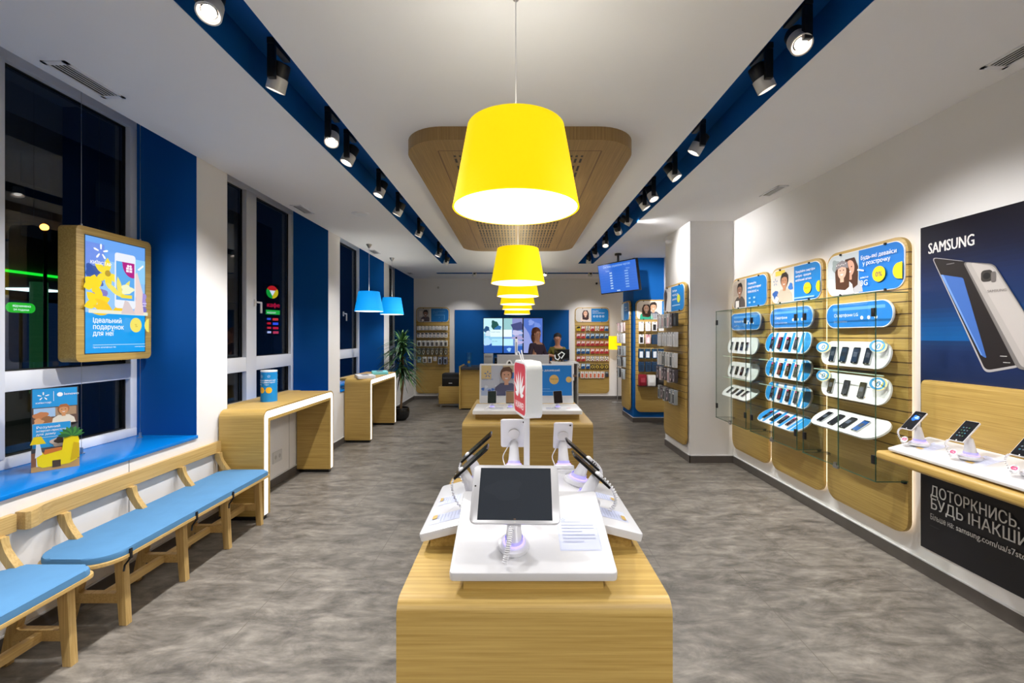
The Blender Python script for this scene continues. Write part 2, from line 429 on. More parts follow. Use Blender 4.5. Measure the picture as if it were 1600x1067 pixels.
trough(1, *LT, -2.3, TE); trough(2, *RT, -2.3, TE); trough(3, -1.83, 1.93, 9.95, 10.15, .1)
# walls
PIERS = [(Y0, .5), (3.52, 3.89), (5.99, 6.38), (8.52, 8.86)]
m = MB(); m.box(-3.14, WL, Y0, WB, 0, .775, WHITE)
for a, b in PIERS:
    m.box(-3.14, WL, a, b, .775, 3.45, WHITE)
    m.box(-3.1, WL-.002, a-.004, a, .8, 3.45, BLUE); m.box(-3.1, WL-.002, b, b+.004, .8, 3.45, BLUE)
struct(m.build('wall_left'))
m = MB(); m.box(-3.2, 2.9, WB, WB+.1, 0, 3.45, WHITE); m.box(-3.1, WL, WB-.004, WB, .8, 3.45, BLUE); struct(m.build('wall_back'))
m = MB(); m.box(WR, 2.9, Y0, WB, 0, H, WHITE); struct(m.build('wall_right'))
m = MB(); m.box(-3.2, 2.9, Y0-.1, Y0, 0, 3.45, WHITE); struct(m.build('wall_front'))
m = MB(); m.box(2.2, WR, 5.5, 6.4, 0, H, WHITE); struct(m.build('wall_pillar'))
m = MB(); m.box(2.18, WR, 8.07, 8.85, 0, H, BLUE); struct(m.build('wall_rear_pillar'))
m = MB(); m.box(-1.54, 1.34, WB-.02, WB, .1, 2.26, BLUE); struct(m.build('wall_blue_field'))
# skirting
def skirt(name, segs):
    m = MB()
    for x0, x1, y0, y1 in segs: m.box(x0, x1, y0, y1, 0, .088, BASE); 
    for x0, x1, y0, y1 in segs: m.box(x0-.001, x1+.001, y0-.001, y1+.001, .088, .096, WLAC)
    struct(m.build(name))
skirt('baseboard_right', [(WR-.012, WR, Y0, 5.5), (WR-.012, WR, 6.4, 8.07)])
skirt('baseboard_left', [(WL, WL+.012, Y0, WB)])
skirt('baseboard_back', [(WL, WR, WB-.012, WB)])
skirt('baseboard_pillar', [(2.188, WR, 5.488, 5.5), (2.188, 2.2, 5.488, 6.4)])
skirt('baseboard_rear_pillar', [(2.168, WR, 8.058, 8.07), (2.168, 2.18, 8.058, 8.86)])
# panelling joints and air grilles of the low left wall
m = MB()
for y in (.9, 1.9, 2.9, 4.4, 4.95, 7.3, 9.6): m.box(WL, WL+.002, y, y+.004, .1, .775, mat('joint_grey', (150, 150, 150), .7))
struct(m.build('trim_4'))
# windows
WINX = -3.1
def bars(segs, m, M=FRAMEW):
    for y0, y1, z0, z1, d in segs: m.box(WINX-.03, WINX-.03+d, y0, y1, z0, z1, M, bev=.004)
def window(n, y0, y1, mulls, tz, handles=()):
    root = struct(bpy.data.objects.new('window_%d' % n, None)); col.objects.link(root); root.location = (0, 0, 0)
    m = MB()
    bars([(y0, y1, 3.26, 3.45, .07), (y0, y1, .8, .865, .07), (y1-.06, y1, .865, 3.26, .07), (y0, y0+.06, .865, 3.26, .07), (y0+.06, y1-.06, tz[0], tz[1], .075)], m)
    for a, b in mulls: bars([(a, b, .865, 3.26, .08)], m)
    m.build('window_frame', root)
    g = MB(); g.box(WINX-.03, WINX-.022, y0+.05, y1-.05, .85, 3.28, WGLASS); g.build('pane', root)
    k = MB(); k.box(WINX-.01, WINX-.004, y0+.06, y1-.06, .862, .872, BLACK)
    es = sorted([y0+.06]+[q for ab in mulls for q in ab]+[y1-.06])
    for a, b in zip(es[::2], es[1::2]):
        if b-a < .1: continue
        for za, zb in ((.865, tz[0]), (tz[1], 3.26)):
            k.box(WINX-.02, WINX+.0, a, a+.008, za, zb, BLACK); k.box(WINX-.02, WINX+.0, b-.008, b, za, zb, BLACK)
            k.box(WINX-.02, WINX+.0, a, b, za, za+.008, BLACK); k.box(WINX-.02, WINX+.0, a, b, zb-.008, zb, BLACK)
    k.build('gasket', root)
    s = MB(); s.box(-3.1, WL+.015, y0-.0, y1, .775, .8, BLUEG, bev=.004); s.build('window_sill', root)
    for hy in handles:
        h = MB(); h.box(WINX+.05, WINX+.07, hy, hy+.03, 1.95, 2.03, WPLA, bev=.005); h.box(WINX+.07, WINX+.09, hy+.005, hy+.11, 1.985, 2.005, WPLA, bev=.006)
        h.box(WINX+.07, WINX+.09, hy+.09, hy+.112, 1.87, 2.0, WPLA, bev=.006); h.build('handle', root)
window(1, .504, 3.516, [(1.5, 1.56), (2.54, 2.6)], (1.263, 1.385))
window(2, 3.894, 5.986, [(4.93, 5.12)], (1.2, 1.36), (5.06,))
window(3, 6.384, 8.516, [(7.35, 7.45)], (1.2, 1.36), (7.66,))
window(4, 8.864, 10.996, [(9.8, 9.9)], (1.2, 1.36))
# ------------------------------------------------------------------ the dark street
m = MB(); m.box(-60, -3.3, -5, 60, -.4, -.3, mat('asphalt', (40, 42, 46), .8, noise=.2)); struct(m.build('ground'))
b = thing('fuel_station', 'dark fuel station canopy with a green light line seen through the left window', 'building')
m = MB(); m.box(-24, -15.1, 6, 24, 3.4, 4.3, mat('canopy_grey', (58, 60, 64), .6)); m.build('canopy', b)
m = MB(); m.box(-15.1, -15.0, 6, 14.4, 3.5, 3.57, C('18e830', 3)); m.build('light_strip', b)
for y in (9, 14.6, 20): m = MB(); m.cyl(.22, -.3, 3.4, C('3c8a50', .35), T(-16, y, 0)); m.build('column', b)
m = MB(); m.box(-23, -22.6, 7, 22, -.3, 3.2, C('2a4a78', .3)); m.build('kiosk_wall', b)
for i in range(4):
    m = MB(); m.box(-19, -18, 9+i*2.4, 10+i*2.4, 3.33, 3.4, C('f0fff0', 4)); m.build('canopy_lamp', b)
b = thing('green_sign', 'small rounded bright green street sign outside the left window', 'sign', T(-14.9, 13.1, 0))
m = MB(); m.prism(rrect(.72, .3, .14, 6), -.04, .04, C('30d038', 2), T(0, 0, 2.45) @ RZ(90) @ RX(90)); m.build('panel', b)
p = Print(.05, glow=3); p.text('відчинено', -.26, .02, .1, 'f4ffe8', .01); p.text('24 години', -.24, -.09, .09, 'f4ffe8', .01); p.build('lettering', b, T(0, 0, 2.45) @ RZ(90) @ RX(90))
m = MB(); m.cyl(.04, -.3, 2.3, BLACK); m.build('post', b)
b = thing('street_lamp', 'glowing orange street lamp seen through the left window', 'lamp', T(-13, 12.0, 0))
m = MB(); m.ball(.09, C('ff9030', 30), T(0, 0, 4.6)); m.build('bulb', b)
m = MB(); m.tube([(0, .02, -.3), (0, .02, 4.75), (.0, 0, 4.7)], .04, BLACK); m.build('pole', b)
# vertical cluster of small shop signs across the street
b = thing('shop_sign', 'column of small lit shop signs glowing outside the second window', 'sign', T(-12.2, 21.8, 0))
Q = T(0, 0, 0) @ RZ(65) @ RX(90)
p = Print(.0, glow=2.0, gap=.004)
p.poly([(0, 0+3.8)]+[(.32*math.cos(R(a)), 3.8+.32*math.sin(R(a))) for a in range(30, 151, 10)], 'd82020').poly([(0, 3.8)]+[(.32*math.cos(R(a)), 3.8+.32*math.sin(R(a))) for a in range(150, 271, 10)], '18a838').poly([(0, 3.8)]+[(.32*math.cos(R(a)), 3.8+.32*math.sin(R(a))) for a in range(-90, 31, 10)], 'e8c818')
p.poly([(-.16, 3.88), (.16, 3.88), (0, 3.6)], 'ffffff')
p.text('кафе', -.3, 3.05, .3, 'e01840', .02).rect(-.35, 2.68, .4, 2.9, '28c040').text('маркет', -.3, 2.73, .14, 'ffffff')
for i, c in enumerate(('4060e0', 'e02030', 'e83040', 'd0d0ff')): p.rect(-.3, 2.4-.22*i, -.1, 2.5-.22*i, c).rect(.0, 2.38-.22*i, .3, 2.5-.22*i, ('f04040', '4060ff', 'e02040', 'e04060')[i])
p.build('lit_face', b, Q)
m = MB(); m.prism(rrect(.8, 2.6, .1, 4, 0, 2.9), -.12, -.01, BLACK, Q); m.box(-.05, .05, -.05, .05, -.3, 1.7, BLACK); m.build('sign_box', b)
b = thing('apartment_house', 'dark multi storey house across the street at night', 'building')
m = MB(); m.box(-34, -28, 4, 50, -.3, 14, mat('night_facade', (70, 72, 78), .8)); m.build('wall', b)
for k in range(9):
    for j in range(3):
        m = MB(); m.box(-28.05, -27.98, 7+k*4.4, 8.6+k*4.4, 4.3+j*3, 6+j*3, C('1c2430', .2)); m.build('window', b)

# ------------------------------------------------------------------ ceiling fittings
def vent(label, x, y, w, l):
    t = thing('ceiling_vent', label, 'vent', T(x, y, H), 'ceiling vents')
    m = MB()
    for a in ((-w/2, -w/2+.016, -l/2, l/2), (w/2-.016, w/2, -l/2, l/2), (-w/2, w/2, -l/2, -l/2+.03), (-w/2, w/2, l/2-.03, l/2)): m.box(*a, -.006, .0, WPLA)
    m.build('frame', t)
    m = MB(); m.box(-w/2+.016, w/2-.016, -l/2+.03, l/2-.03, -.0015, 0, VENTD); m.build('backing', t)
    m = MB()
    for k in range(4):
        x0 = -w/2+.034+k*(w-.05)/4; m.box(x0, x0+.005, -l/2+.03, l/2-.03, -.0035, -.0015, WPLA)
    m.build('slats', t)
vent('slotted white ceiling vent in front of the first left window', -2.44, 2.47, .13, .36)
vent('slotted ceiling vent above the second left window', -2.44, 4.98, .12, .34)
vent('slotted ceiling vent near the third left window', -2.44, 7.5, .12, .34)
vent('slotted ceiling vent in the far left ceiling corner', -2.44, 10.05, .12, .34)
vent('slotted ceiling vent nearest the camera on the right', 2.58, 2.18, .13, .36)
vent('slotted ceiling vent above the three right display panels', 2.575, 4.35, .1, .33)
t = thing('ceiling_speaker', 'round white flush ceiling speaker in the left ceiling', 'speaker', T(-1.84, 5.16, H))
m = MB(); m.lathe([(.0, -.008), (.09, -.01), (.1, -.006), (.105, 0)], WPLA); m.build('rim', t)
m = MB(); m.cyl(.082, -.012, -.006, LGREY); m.build('grille', t)
# wooden ceiling raft
t = thing('ceiling_raft', 'large rounded perforated oak panel fixed to the ceiling', 'ceiling panel', T(.03, 4.99, H))
m = MB(); m.prism(rrect(1.68, 3.96, .3, 10), -.093, 0, CEILOAK, side=CEILEDGE); m.build('panel', t)
# spot heads
def make_head():
    t = thing('track_spotlight', 'x', 'spotlight', I4, 'track spotlights')
    m = MB(); m.box(-.016, .016, -.055, .055, .0, .2, BLACK, bev=.003); m.build('driver_box', t)
    m = MB(); m.box(-.02, .02, -.012, .012, -.045, .0, BLACK, bev=.003); m.build('bracket', t)
    return t
HEADS = []
def head(x, y, z, aim, label, side=1, group='track spotlights', energy=SPOT_W, size=102, top=H+.17):
    t = thing('track_spotlight', label, 'spotlight', T(x, y, z), group)
    m = MB(); m.box(-.02, .02, -.082, -.056, -.045, top-z-.035, BLACK, bev=.003); m.build('bracket', t)
    m = MB(); m.box(-.02, .02, -.085, .09, top-z-.033, top-z, BLACK, bev=.003); m.build('driver_box', t)
    d = (Vector(aim)-Vector((x, y, z))).normalized()
    q = d.to_track_quat('-Z', 'Y').to_matrix().to_4x4()
    m = MB(); m.lathe([(.0, .075), (.042, .075), (.046, .07), (.046, .0)], BLACK, q, 24); m.lathe([(.046, .0), (.05, -.002), (.05, -.075), (.044, -.075), (.044, -.06)], LGREY, q, 24); m.build('lamp_head', t)
    m = MB(); m.cyl(.028, -.062, -.056, LENS, q @ T(0, 0, 0), 20); m.build('lens', t)
    m = MB(); m.lathe([(.034, -.056), (.044, -.058)], RIM, q, 24); m.build('reflector_ring', t)
    l = bpy.data.lights.new('spot', 'SPOT'); l.energy = energy; l.spot_size = R(size); l.spot_blend = .9; l.shadow_soft_size = .035; l.color = (1, .98, .965)
    lo = bpy.data.objects.new('spot_light', l); col.objects.link(lo); lo.parent = t; lo.matrix_basis = q @ T(0, 0, -.085)
    return t
XL, XR = -1.33, 1.4
LH = [(1.9, (-.9, .6, .3)), (2.44, (-2.4, 3.0, .3)), (3.15, (-.9, 1.7, .2)), (3.49, (-2.4, 2.9, .2)), (4.29, (-2.3, 3.7, .3)), (4.97, (-2.6, 5.0, .6)), (6.03, (-2.5, 6.1, .5)), (7.54, (-2.5, 7.4, .3)), (8.37, (-2.5, 8.9, .3))]
for i, (y, a) in enumerate(LH): head(XL, y, 3.05, a, '%s spotlight from the camera on the left blue ceiling track' % ORD[i], energy=SPOT_W*(.75 if y > 4.5 else 1), size=102 if y < 4 else 84)
RH = [(2.16, (.9, .2, .7)), (2.48, (2.7, 2.6, .5)), (3.33, (.4, 3.9, 1.2)), (3.9, (2.8, 3.3, .7)), (4.49, (2.2, 3.5, .2)), (4.8, (2.8, 4.5, .8)), (5.53, (2.6, 5.4, 2.4)), (5.99, (2.45, 8.0, 1.9)), (6.8, (1.2, 5.6, .2)), (7.68, (2.6, 9.3, 1)), (8.35, (1.4, 9.6, .6))]
for i, (y, a) in enumerate(RH): head(XR, y, 3.07, a, '%s spotlight from the camera on the right blue ceiling track' % ORD[i], energy=SPOT_W*(.5 if y == 3.33 else .95 if y in (3.9, 4.8) else .65 if y == 5.53 else 2.6 if y == 5.99 else .7 if y > 6 else 1.25 if y == 2.48 else 1), size=78 if y in (3.9, 4.8) else 60 if y == 5.99 else 100)
for x, a, lb in ((-.95, (-1.5, 10.9, 1), 'left'), (.68, (.3, 8.6, 1.2), 'middle'), (1.72, (1.75, 10.95, 1.2), 'right')): head(x, 10.05, 3.06, a, '%s spotlight on the short dark track before the back wall' % lb, 1, energy=SPOT_W*.5, size=80, top=H+.07)
# unseen spotlights added behind the camera as room fill, on the same tracks
for i, (x, y, a) in enumerate(((XL, .9, (-2.0, .6, 0)), (XR, .9, (2.2, 1.4, .4)), (XL, -.6, (-2, -.2, 0)), (XR, -.6, (1.2, .2, .2)), (XL, -1.8, (0, -.6, 0)), (XR, -1.8, (0, -.6, 0)))):
    head(x, y, 3.05, a, '%s added unseen spotlight of the tracks behind the viewer' % ORD[i])

# pendants
def shade_mat(name, c, ec, es):
    return mat(name, c, .8, emit=es, ec=ec, noise=.04, nscale=120, bump=.15)
YEL = shade_mat('yellow_lampshade_cloth', (252, 226, 0), (255, 218, 0), .74)
SKY = shade_mat('blue_lampshade_cloth', (20, 150, 225), (5, 150, 235), .8)
LIN = mat('white_lampshade_lining', (250, 250, 245), .8, emit=1.1, ec=(255, 250, 235), noise=.01)
def pendant(label, x, y, zb, rb, rt, h, cloth, watt, group, kind='pendant_lamp'):
    t = thing(kind, label, 'lamp', T(x, y, H), group); z = zb-H
    m = MB(); m.lathe([(rb, z), (rt, z+h), (rt-.006, z+h), (rt*.3+rb*.7-.006, z+h*.3), (rb-.006, z)], cloth, n=48); m.build('lamp_shade', t)
    m = MB(); m.lathe([(rb-.007, z+.001), (rt-.007, z+h-.002)], LIN, n=48); m.build('lining', t)
    m = MB(); m.cyl(rb-.03, z+.085, z+.088, LIN, n=48); m.build('diffuser', t)
    m = MB(); m.tube([(0, 0, z+h-.02), (0, 0, -.02)], .0025, WPLA); m.build('cord', t)
    m = MB(); m.lathe([(0, -.06), (.012, -.06), (.045, -.004), (.045, 0)], SILV); m.build('ceiling_cup', t)
    m = MB()
    for k in range(3): m.tube([(0, 0, z+h-.004), (math.cos(k*2.1)*rt*.98, math.sin(k*2.1)*rt*.98, z+h-.004)], .002, SILV)
    m.build('spider', t)
    l = bpy.data.lights.new('bulb', 'SPOT'); l.spot_size = R(150); l.spot_blend = .5; l.energy = watt; l.shadow_soft_size = rb*.6; l.color = (1, .97, .94)
    lo = bpy.data.objects.new('bulb_light', l); col.objects.link(lo); lo.parent = t; lo.location = (0, 0, z+.02)
    l2 = bpy.data.lights.new('ceiling_fill', 'POINT'); l2.energy = watt*.2; l2.shadow_soft_size = .05; l2.color = (1, .95, .88)  # second light added inside the shade to brighten the ceiling
    lo = bpy.data.objects.new('ceiling_fill_light', l2); col.objects.link(lo); lo.parent = t; lo.location = (0, 0, z+h*.6)
PY = [(0.0, 1.8, 2.125), (.02, 4.21, 2.11), (.025, 5.4, 2.092), (.025, 6.51, 2.073), (.025, 7.6, 2.064), (.025, 8.7, 2.036)]
nm = ['large near', 'second', 'third', 'fourth', 'fifth', 'rearmost']
for i, (x, y, z) in enumerate(PY):
    pendant('%s yellow drum pendant lamp in the central row' % nm[i], x, y, z, .26, .199, .331, YEL, PEND_W, 'yellow pendant lamps')
pendant('nearer blue pendant lamp over the left window desk', -2.32, 6.88, 1.99, .22, .16, .31, SKY, PEND_W*.8, 'blue pendant lamps')
pendant('farther blue pendant lamp behind the other over the window desk', -2.3, 8.08, 2.0, .215, .165, .31, SKY, PEND_W*.8, 'blue pendant lamps')
# ------------------------------------------------------------------ waterfall tables in the middle
def arch_profile(L, Hh, r, t, n=8):
    """side outline (x along length, y up) of an upside-down U sheet with rounded outer corners"""
    P = [(0, 0)]
    for i in range(n+1):
        a = R(180-90*i/n); P.append((r+r*math.cos(a), Hh-r+r*math.sin(a)))
    for i in range(n+1):
        a = R(90-90*i/n); P.append((L-r+r*math.cos(a), Hh-r+r*math.sin(a)))
    P += [(L, 0), (L-t, 0)]
    ri = max(.004, r-t)
    for i in range(n+1):
        a = R(90*i/n); P.append((L-t-ri+ri*math.cos(a), Hh-t-ri+ri*math.sin(a)))
    for i in range(n+1):
        a = R(90+90*i/n); P.append((t+ri+ri*math.cos(a), Hh-t-ri+ri*math.sin(a)))
    P += [(t, 0)]
    return P
def table(label, x0, x1, y0, y1, top):
    t = thing('display_table', label, 'table', T((x0+x1)/2, y0, 0))
    W = x1-x0; L = y1-y0
    # local: profile x -> world Y, profile y -> Z, extrude -> X
    Q = Matrix(((0, 0, 1, 0), (1, 0, 0, 0), (0, 1, 0, 0), (0, 0, 0, 1)))
    m = MB(); m.prism([(a, b+.03) for a, b in arch_profile(L, top-.03, .035, .06)], -W/2, W/2, OAKX, Q); m.build('shell', t)
    m = MB(); m.box(-W/2+.03, W/2-.03, .06, L-.06, .05, top-.06, OAKX); m.build('core', t)
    m = MB(); m.box(-W/2+.02, W/2-.02, .02, L-.02, 0, .03, BLACK); m.build('plinth', t)
    return t
T1 = (-.292, .383, 1.062, 2.02); T2 = (-.40, .575, 3.235, 4.5); TOP = .95
table('near light oak waterfall table carrying the white tablet plates', *T1, TOP)
table('light oak waterfall table behind, carrying the white phone backboard', *T2, TOP)

# ------------------------------------------------------------------ devices and stands
def device(label, M, w, h, t=.008, body=WPLA, screen='14161c', cat='phone', bez=(.004, .012), group=None, deco=None, kind='smartphone', glow=0, back=False):
    d = thing(kind, label, cat, M, group)
    m = MB(); m.prism(rrect(w, h, min(w, h)*.09, 5), 0, t, body, bev=t*.3); m.build('body', d)
    p = Print(t+.0004, glow=glow, gap=.0002, rough=.1)
    if kind == 'smartphone': p.poly(rrect(w-.003, h-.003, w*.08, 4), '0c0d10')
    p.rect(-w/2+bez[0], -h/2+bez[1], w/2-bez[0], h/2-bez[1], screen)
    if deco: deco(p, w, h)
    p.build('screen', d)
    if back:
        m = MB(); m.cyl(.004, -.0012, 0, BLKG, T(-w*.36, h*.42, 0), 12); m.cyl(.0025, -.001, 0, LGREY, T(-w*.26, h*.42, 0), 10); m.build('camera', d)
        m = MB(); m.cyl(.024, -.008, -.0002, LGREY, T(0, h*.02, 0), 24); m.build('mount_disc', d)
    elif bez[1] > .008:
        m = MB(); m.cyl(.003, t, t+.0006, LGREY, T(0, -h/2+bez[1]*.5, 0), 12); m.build('button', d)
    return d
PURP = mat('violet_led_ring', (170, 155, 255), .4, emit=1.3, noise=0)
PURPS = mat('violet_lit_plastic', (205, 200, 245), .3, emit=.22, ec=(150, 140, 255), noise=0)
def coil(p0, p1, p2, r=.006, turns=26, n=200):
    """spiral cord along a quadratic curve"""
    P = []; a, b, c = Vector(p0), Vector(p1), Vector(p2)
    for i in range(n+1):
        t = i/n; q = a*(1-t)**2+b*2*t*(1-t)+c*t*t
        d = ((b-a)*(1-t)+(c-b)*t).normalized(); u = d.cross(Vector((0.3, .9, .2))).normalized(); v = d.cross(u)
        P.append(q+u*r*math.cos(2*PI*turns*t)+v*r*math.sin(2*PI*turns*t))
    return P
def stand(label, M, top, cord=None, s=1, ring=True, cat='phone stand', group=None):
    """white alarm stand: puck base, lit ring, leaning pedestal up to the local point top, cord"""
    t = thing('alarm_stand', label, cat, M, group)
    m = MB(); m.lathe([(0, 0), (.05*s, 0), (.053*s, .004), (.052*s, .016*s), (.04*s, .021*s), (0, .021*s)], WPLA, n=32); m.build('base', t)
    m = MB(); m.lathe([(.03*s, .021*s), (.037*s, .0225*s), (.037*s, .026*s), (.028*s, .028*s)], PURP, n=32); m.build('light_ring', t)
    tx, ty, tz = top; m = MB(); n = 24; vs = []; fs = []
    L = [(0, .026*s, .030*s, .030*s), (.25, .3, .028*s, .026*s), (.6, .65, .024*s, .021*s), (.9, .95, .021*s, .018*s), (1, 1, .016*s, .014*s)]
    for k, (fx, fz, ra, rb) in enumerate(L):
        z = .026*s if k == 0 else fz*tz
        for i in range(n): vs.append((tx*fx*fx+ra*math.cos(2*PI*i/n), ty*fx*fx+rb*math.sin(2*PI*i/n), z))
    for j in range(len(L)-1): fs += [[j*n+i, j*n+(i+1) % n, (j+1)*n+(i+1) % n, (j+1)*n+i] for i in range(n)]
    fs += [[(len(L)-1)*n+i for i in range(n)]]
    m.add(vs, fs, WPLA); m.build('pedestal', t)
    m = MB(); m.lathe([(.031*s, .026*s), (.0305*s, .04*s), (.03*s, .04*s), (.0305*s, .026*s)], PURPS, n=24); m.build('lit_collar', t)
    m = MB(); m.ball(.013*s, WPLA, T(tx, ty, tz)); m.build('ball_joint', t)
    if cord: m = MB(); m.tube(cord, .0022, WPLA); m.build('coiled_cord', t)
    return t
def plate(label, M, w, d, th=.024, riser=None, notes=()):
    """white lacquered display plate; local x right, y back, z up; top at z=0"""
    t = thing('display_plate', label, 'display plate', M)
    bm = MB(); bm.prism(rrect(w, d, .012, 4, 0, d/2), -th, 0, WLAC, bev=.006); bm.build('top', t)
    if riser: m = MB(); riser(m); m.build('riser', t)
    for i, (x0, y0, x1, y1) in enumerate(notes):
        p = Print(.0006, gap=.0003); p.rect(x0, y0, x1, y1, 'c4cae2'); W = x1-x0; D_ = y1-y0
        p.rect(x0+.004, y0+.004, x1-.004, y1-.004, 'ccd2ea')
        for k in range(7):
            yy = y1-D_*(.16+.1*k); p.rect(x0+W*.1, yy, x0+W*(.9 if k % 3 else .6), yy+D_*.02, 'aab0c8')
        p.star(x0+W*.16, y1-D_*.1, min(W, D_)*.06, '8898c8')
        if W < .1: p.rect(x0+W*.1, y0+D_*.06, x0+W*.5, y0+D_*.2, 'c8a860')
        p.build('price_sheet', t)
    return t
PC = .045                                        # table centre line
# front plate: slopes up toward the back
A1 = math.degrees(math.atan2(.06, .2))
PF = T(PC, 1.10, 1.0) @ RX(A1)
def rz_world(m, x0, x1, y0, y1, zt, ang=None): m.box(x0, x1, y0, y1, TOP-.0, zt, OAKX)
def wedge(x0, x1, y0, y1, z00, z01, z10, z11, Mi):
    """block from the table top to a sloped lid; corner heights in world, expressed in the plate's frame"""
    vs = [(x0, y0, TOP), (x1, y0, TOP), (x1, y1, TOP), (x0, y1, TOP), (x0, y0, z00), (x1, y0, z10), (x1, y1, z11), (x0, y1, z01)]
    inv = Mi.inverted()
    return [tuple(inv @ Vector(v)) for v in vs], [[3, 2, 1, 0], [4, 5, 6, 7], [0, 1, 5, 4], [1, 2, 6, 5], [2, 3, 7, 6], [3, 0, 4, 7]]
sl = math.tan(R(A1)); th = .024/math.cos(R(A1))
def rf(m):
    f = lambda y: 1.0+(y-1.10)*sl-th-.001
    m.add(*wedge(PC-.155, PC+.155, 1.13, 1.40, f(1.13), f(1.40), f(1.13), f(1.40), PF), OAKX)
    m.add(*wedge(PC-.18, PC+.18, 1.118, 1.13, f(1.118)-.0, f(1.13)-.0, f(1.118)-.0, f(1.13)-.0, PF), OAKX)
plate('white sloped plate at the front of the near table, under the big tablet', PF, .43, .335, riser=rf, notes=[(.075, .075, .19, .205)])
# side plates slope down to left / right, back plate slopes down to the back
A2 = 14
PLm = T(-.295, 1.53, 1.0) @ RZ(-90) @ RX(A2); PRm = T(.388, 1.53, 1.0) @ RZ(90) @ RX(A2); PBm = T(PC, 1.99, 1.0) @ RZ(180) @ RX(A2)
s2 = math.tan(R(A2)); t2 = .024/math.cos(R(A2))
def rl(m):
    f = lambda x: 1.0+(x+.295)*s2-t2-.001
    m.add(*wedge(-.265, -.06, 1.345, 1.72, f(-.265), f(-.265), f(-.06), f(-.06), PLm), OAKX)
def rr(m):
    f = lambda x: 1.0+(.388-x)*s2-t2-.001
    m.add(*wedge(.15, .358, 1.345, 1.72, f(.15), f(.15), f(.358), f(.358), PRm), OAKX)
def rb(m):
    f = lambda y: 1.0+(1.99-y)*s2-t2-.001
    m.add(*wedge(PC-.155, PC+.155, 1.75, 1.96, f(1.75), f(1.96), f(1.75), f(1.96), PBm), OAKX)
plate('white sloped plate on the left side of the near table', PLm, .43, .25, riser=rl, notes=[(.095, .02, .165, .13), (-.06, .02, .01, .1)])
plate('white sloped plate on the right side of the near table', PRm, .43, .25, riser=rr, notes=[(-.15, .03, -.07, .13), (.02, .03, .08, .12)])
plate('white plate at the rear of the near table under the two back-turned devices', PBm, .43, .24, riser=rb)
m = MB(); m.box(-.05, .14, 1.42, 1.76, TOP, 1.045, WLAC, bev=.004); tag(m.build('display_block'), 'white block between the four sloped plates of the near table', 'display block')

# tablet in front
MT = T(-.0015, 1.232, 1.152) @ RZ(-1.5) @ RX(47)
device('large white tablet with a dark landscape screen on the near table', MT, .246, .168, .008, body=mat('silver_tablet', (205, 205, 208), .3, metal=.2, noise=.01), screen='2c323a', cat='tablet', bez=(.021, .009), kind='tablet',
       deco=lambda p, w, h: p.circ(-w/2+.009, .02, .0025, '202024').blob(-.03, .01, .05, '30363e', ry=.6).rect(-.003, -h/2+.011, .003, -h/2+.013, '8a6a50'))
m = MB()
SF = T(-.005, 1.185, 1.0265) @ RX(16)
stand('white alarm stand with violet ring holding up the large tablet', SF, (0, .062, .083), cord=coil((-.008, .0, .06), (-.012, -.05, .05), (-.024, -.066, .007), r=.0055, turns=18), s=.8)
# left pair, faces left; right pair faces right; rear pair faces back
def pair(label, base, rz, tiltx, w, h, lift, cord, sc, cat='phone', **k):
    """device on a stand; the device faces local -y of the stand after rz"""
    B = base @ RZ(rz)
    D_ = B @ T(0, -.045, lift) @ RX(tiltx)
    device(label, D_, w, h, cat=cat, **k)
    return B
def up(x, y, z): return T(x, y, z)
zl = lambda x: 1.0+(x+.295)*s2; zr = lambda x: 1.0+(.388-x)*s2; zb = lambda y: 1.0+(1.99-y)*s2
for (y, lab, w_) in ((1.47, 'near left', .078), (1.66, 'far left', .085)):
    B = PLm @ T(1.53-y, .165, 0)
    st = stand('white alarm stand of the %s side-facing phone' % lab, B, (0, -.02, .115), cord=coil((0, -.03, .11), (.02, -.085, .09), (.03, -.05, .008), r=.002, turns=14), s=.85)
    c = Vector((-.147, y, 1.175)); Q = T(*c) @ RZ(-90) @ RX(42)
    device('dark phone facing left on the near table, %s of the pair' % ('nearer' if y < 1.5 else 'farther'), Q, w_, .15, t=.007, body=BLKG, bez=(.003, .012), screen='181a20')
for (y, lab, w_) in ((1.47, 'near right', .078), (1.66, 'far right', .085)):
    B = PRm @ T(y-1.53, .16, 0)
    st = stand('white alarm stand of the %s side-facing phone' % lab, B, (0, -.02, .1), cord=coil((0, -.03, .1), (.03 if y > 1.5 else -.05, -.12, .06), (.03 if y > 1.5 else -.05, -.07, .008), r=.0045, turns=16), s=.95)
    c = Vector((.25, y, 1.148)); Q = T(*c) @ RZ(90) @ RX(42)
    device('dark phone facing right on the near table, %s of the pair' % ('nearer' if y < 1.5 else 'farther'), Q, w_, .16, t=.007, body=BLKG, bez=(.003, .012), screen='181a20')
for (x, lab, w_, h_) in ((-.008, 'left', .115, .14), (.205, 'right', .082, .13)):
    B = PBm @ T(PC-x, .13, 0)
    stand('white alarm stand behind the %s back-turned device' % lab, B, (0, -.018, .115), cord=coil((.015, -.02, .11), (.07, 0, .04), (.03, .02, .008), r=.0015, turns=2), s=.85)
    Q = T(x, 1.895, 1.175 if lab == 'left' else 1.165) @ RZ(180) @ RX(68)
    device('white %s seen from the back at the rear %s of the near table' % ('small tablet' if w_ > .1 else 'phone', lab), Q, w_, h_, body=WPLA, bez=(.006, .012), cat='tablet' if w_ > .1 else 'phone', kind='tablet' if w_ > .1 else 'smartphone', back=True)
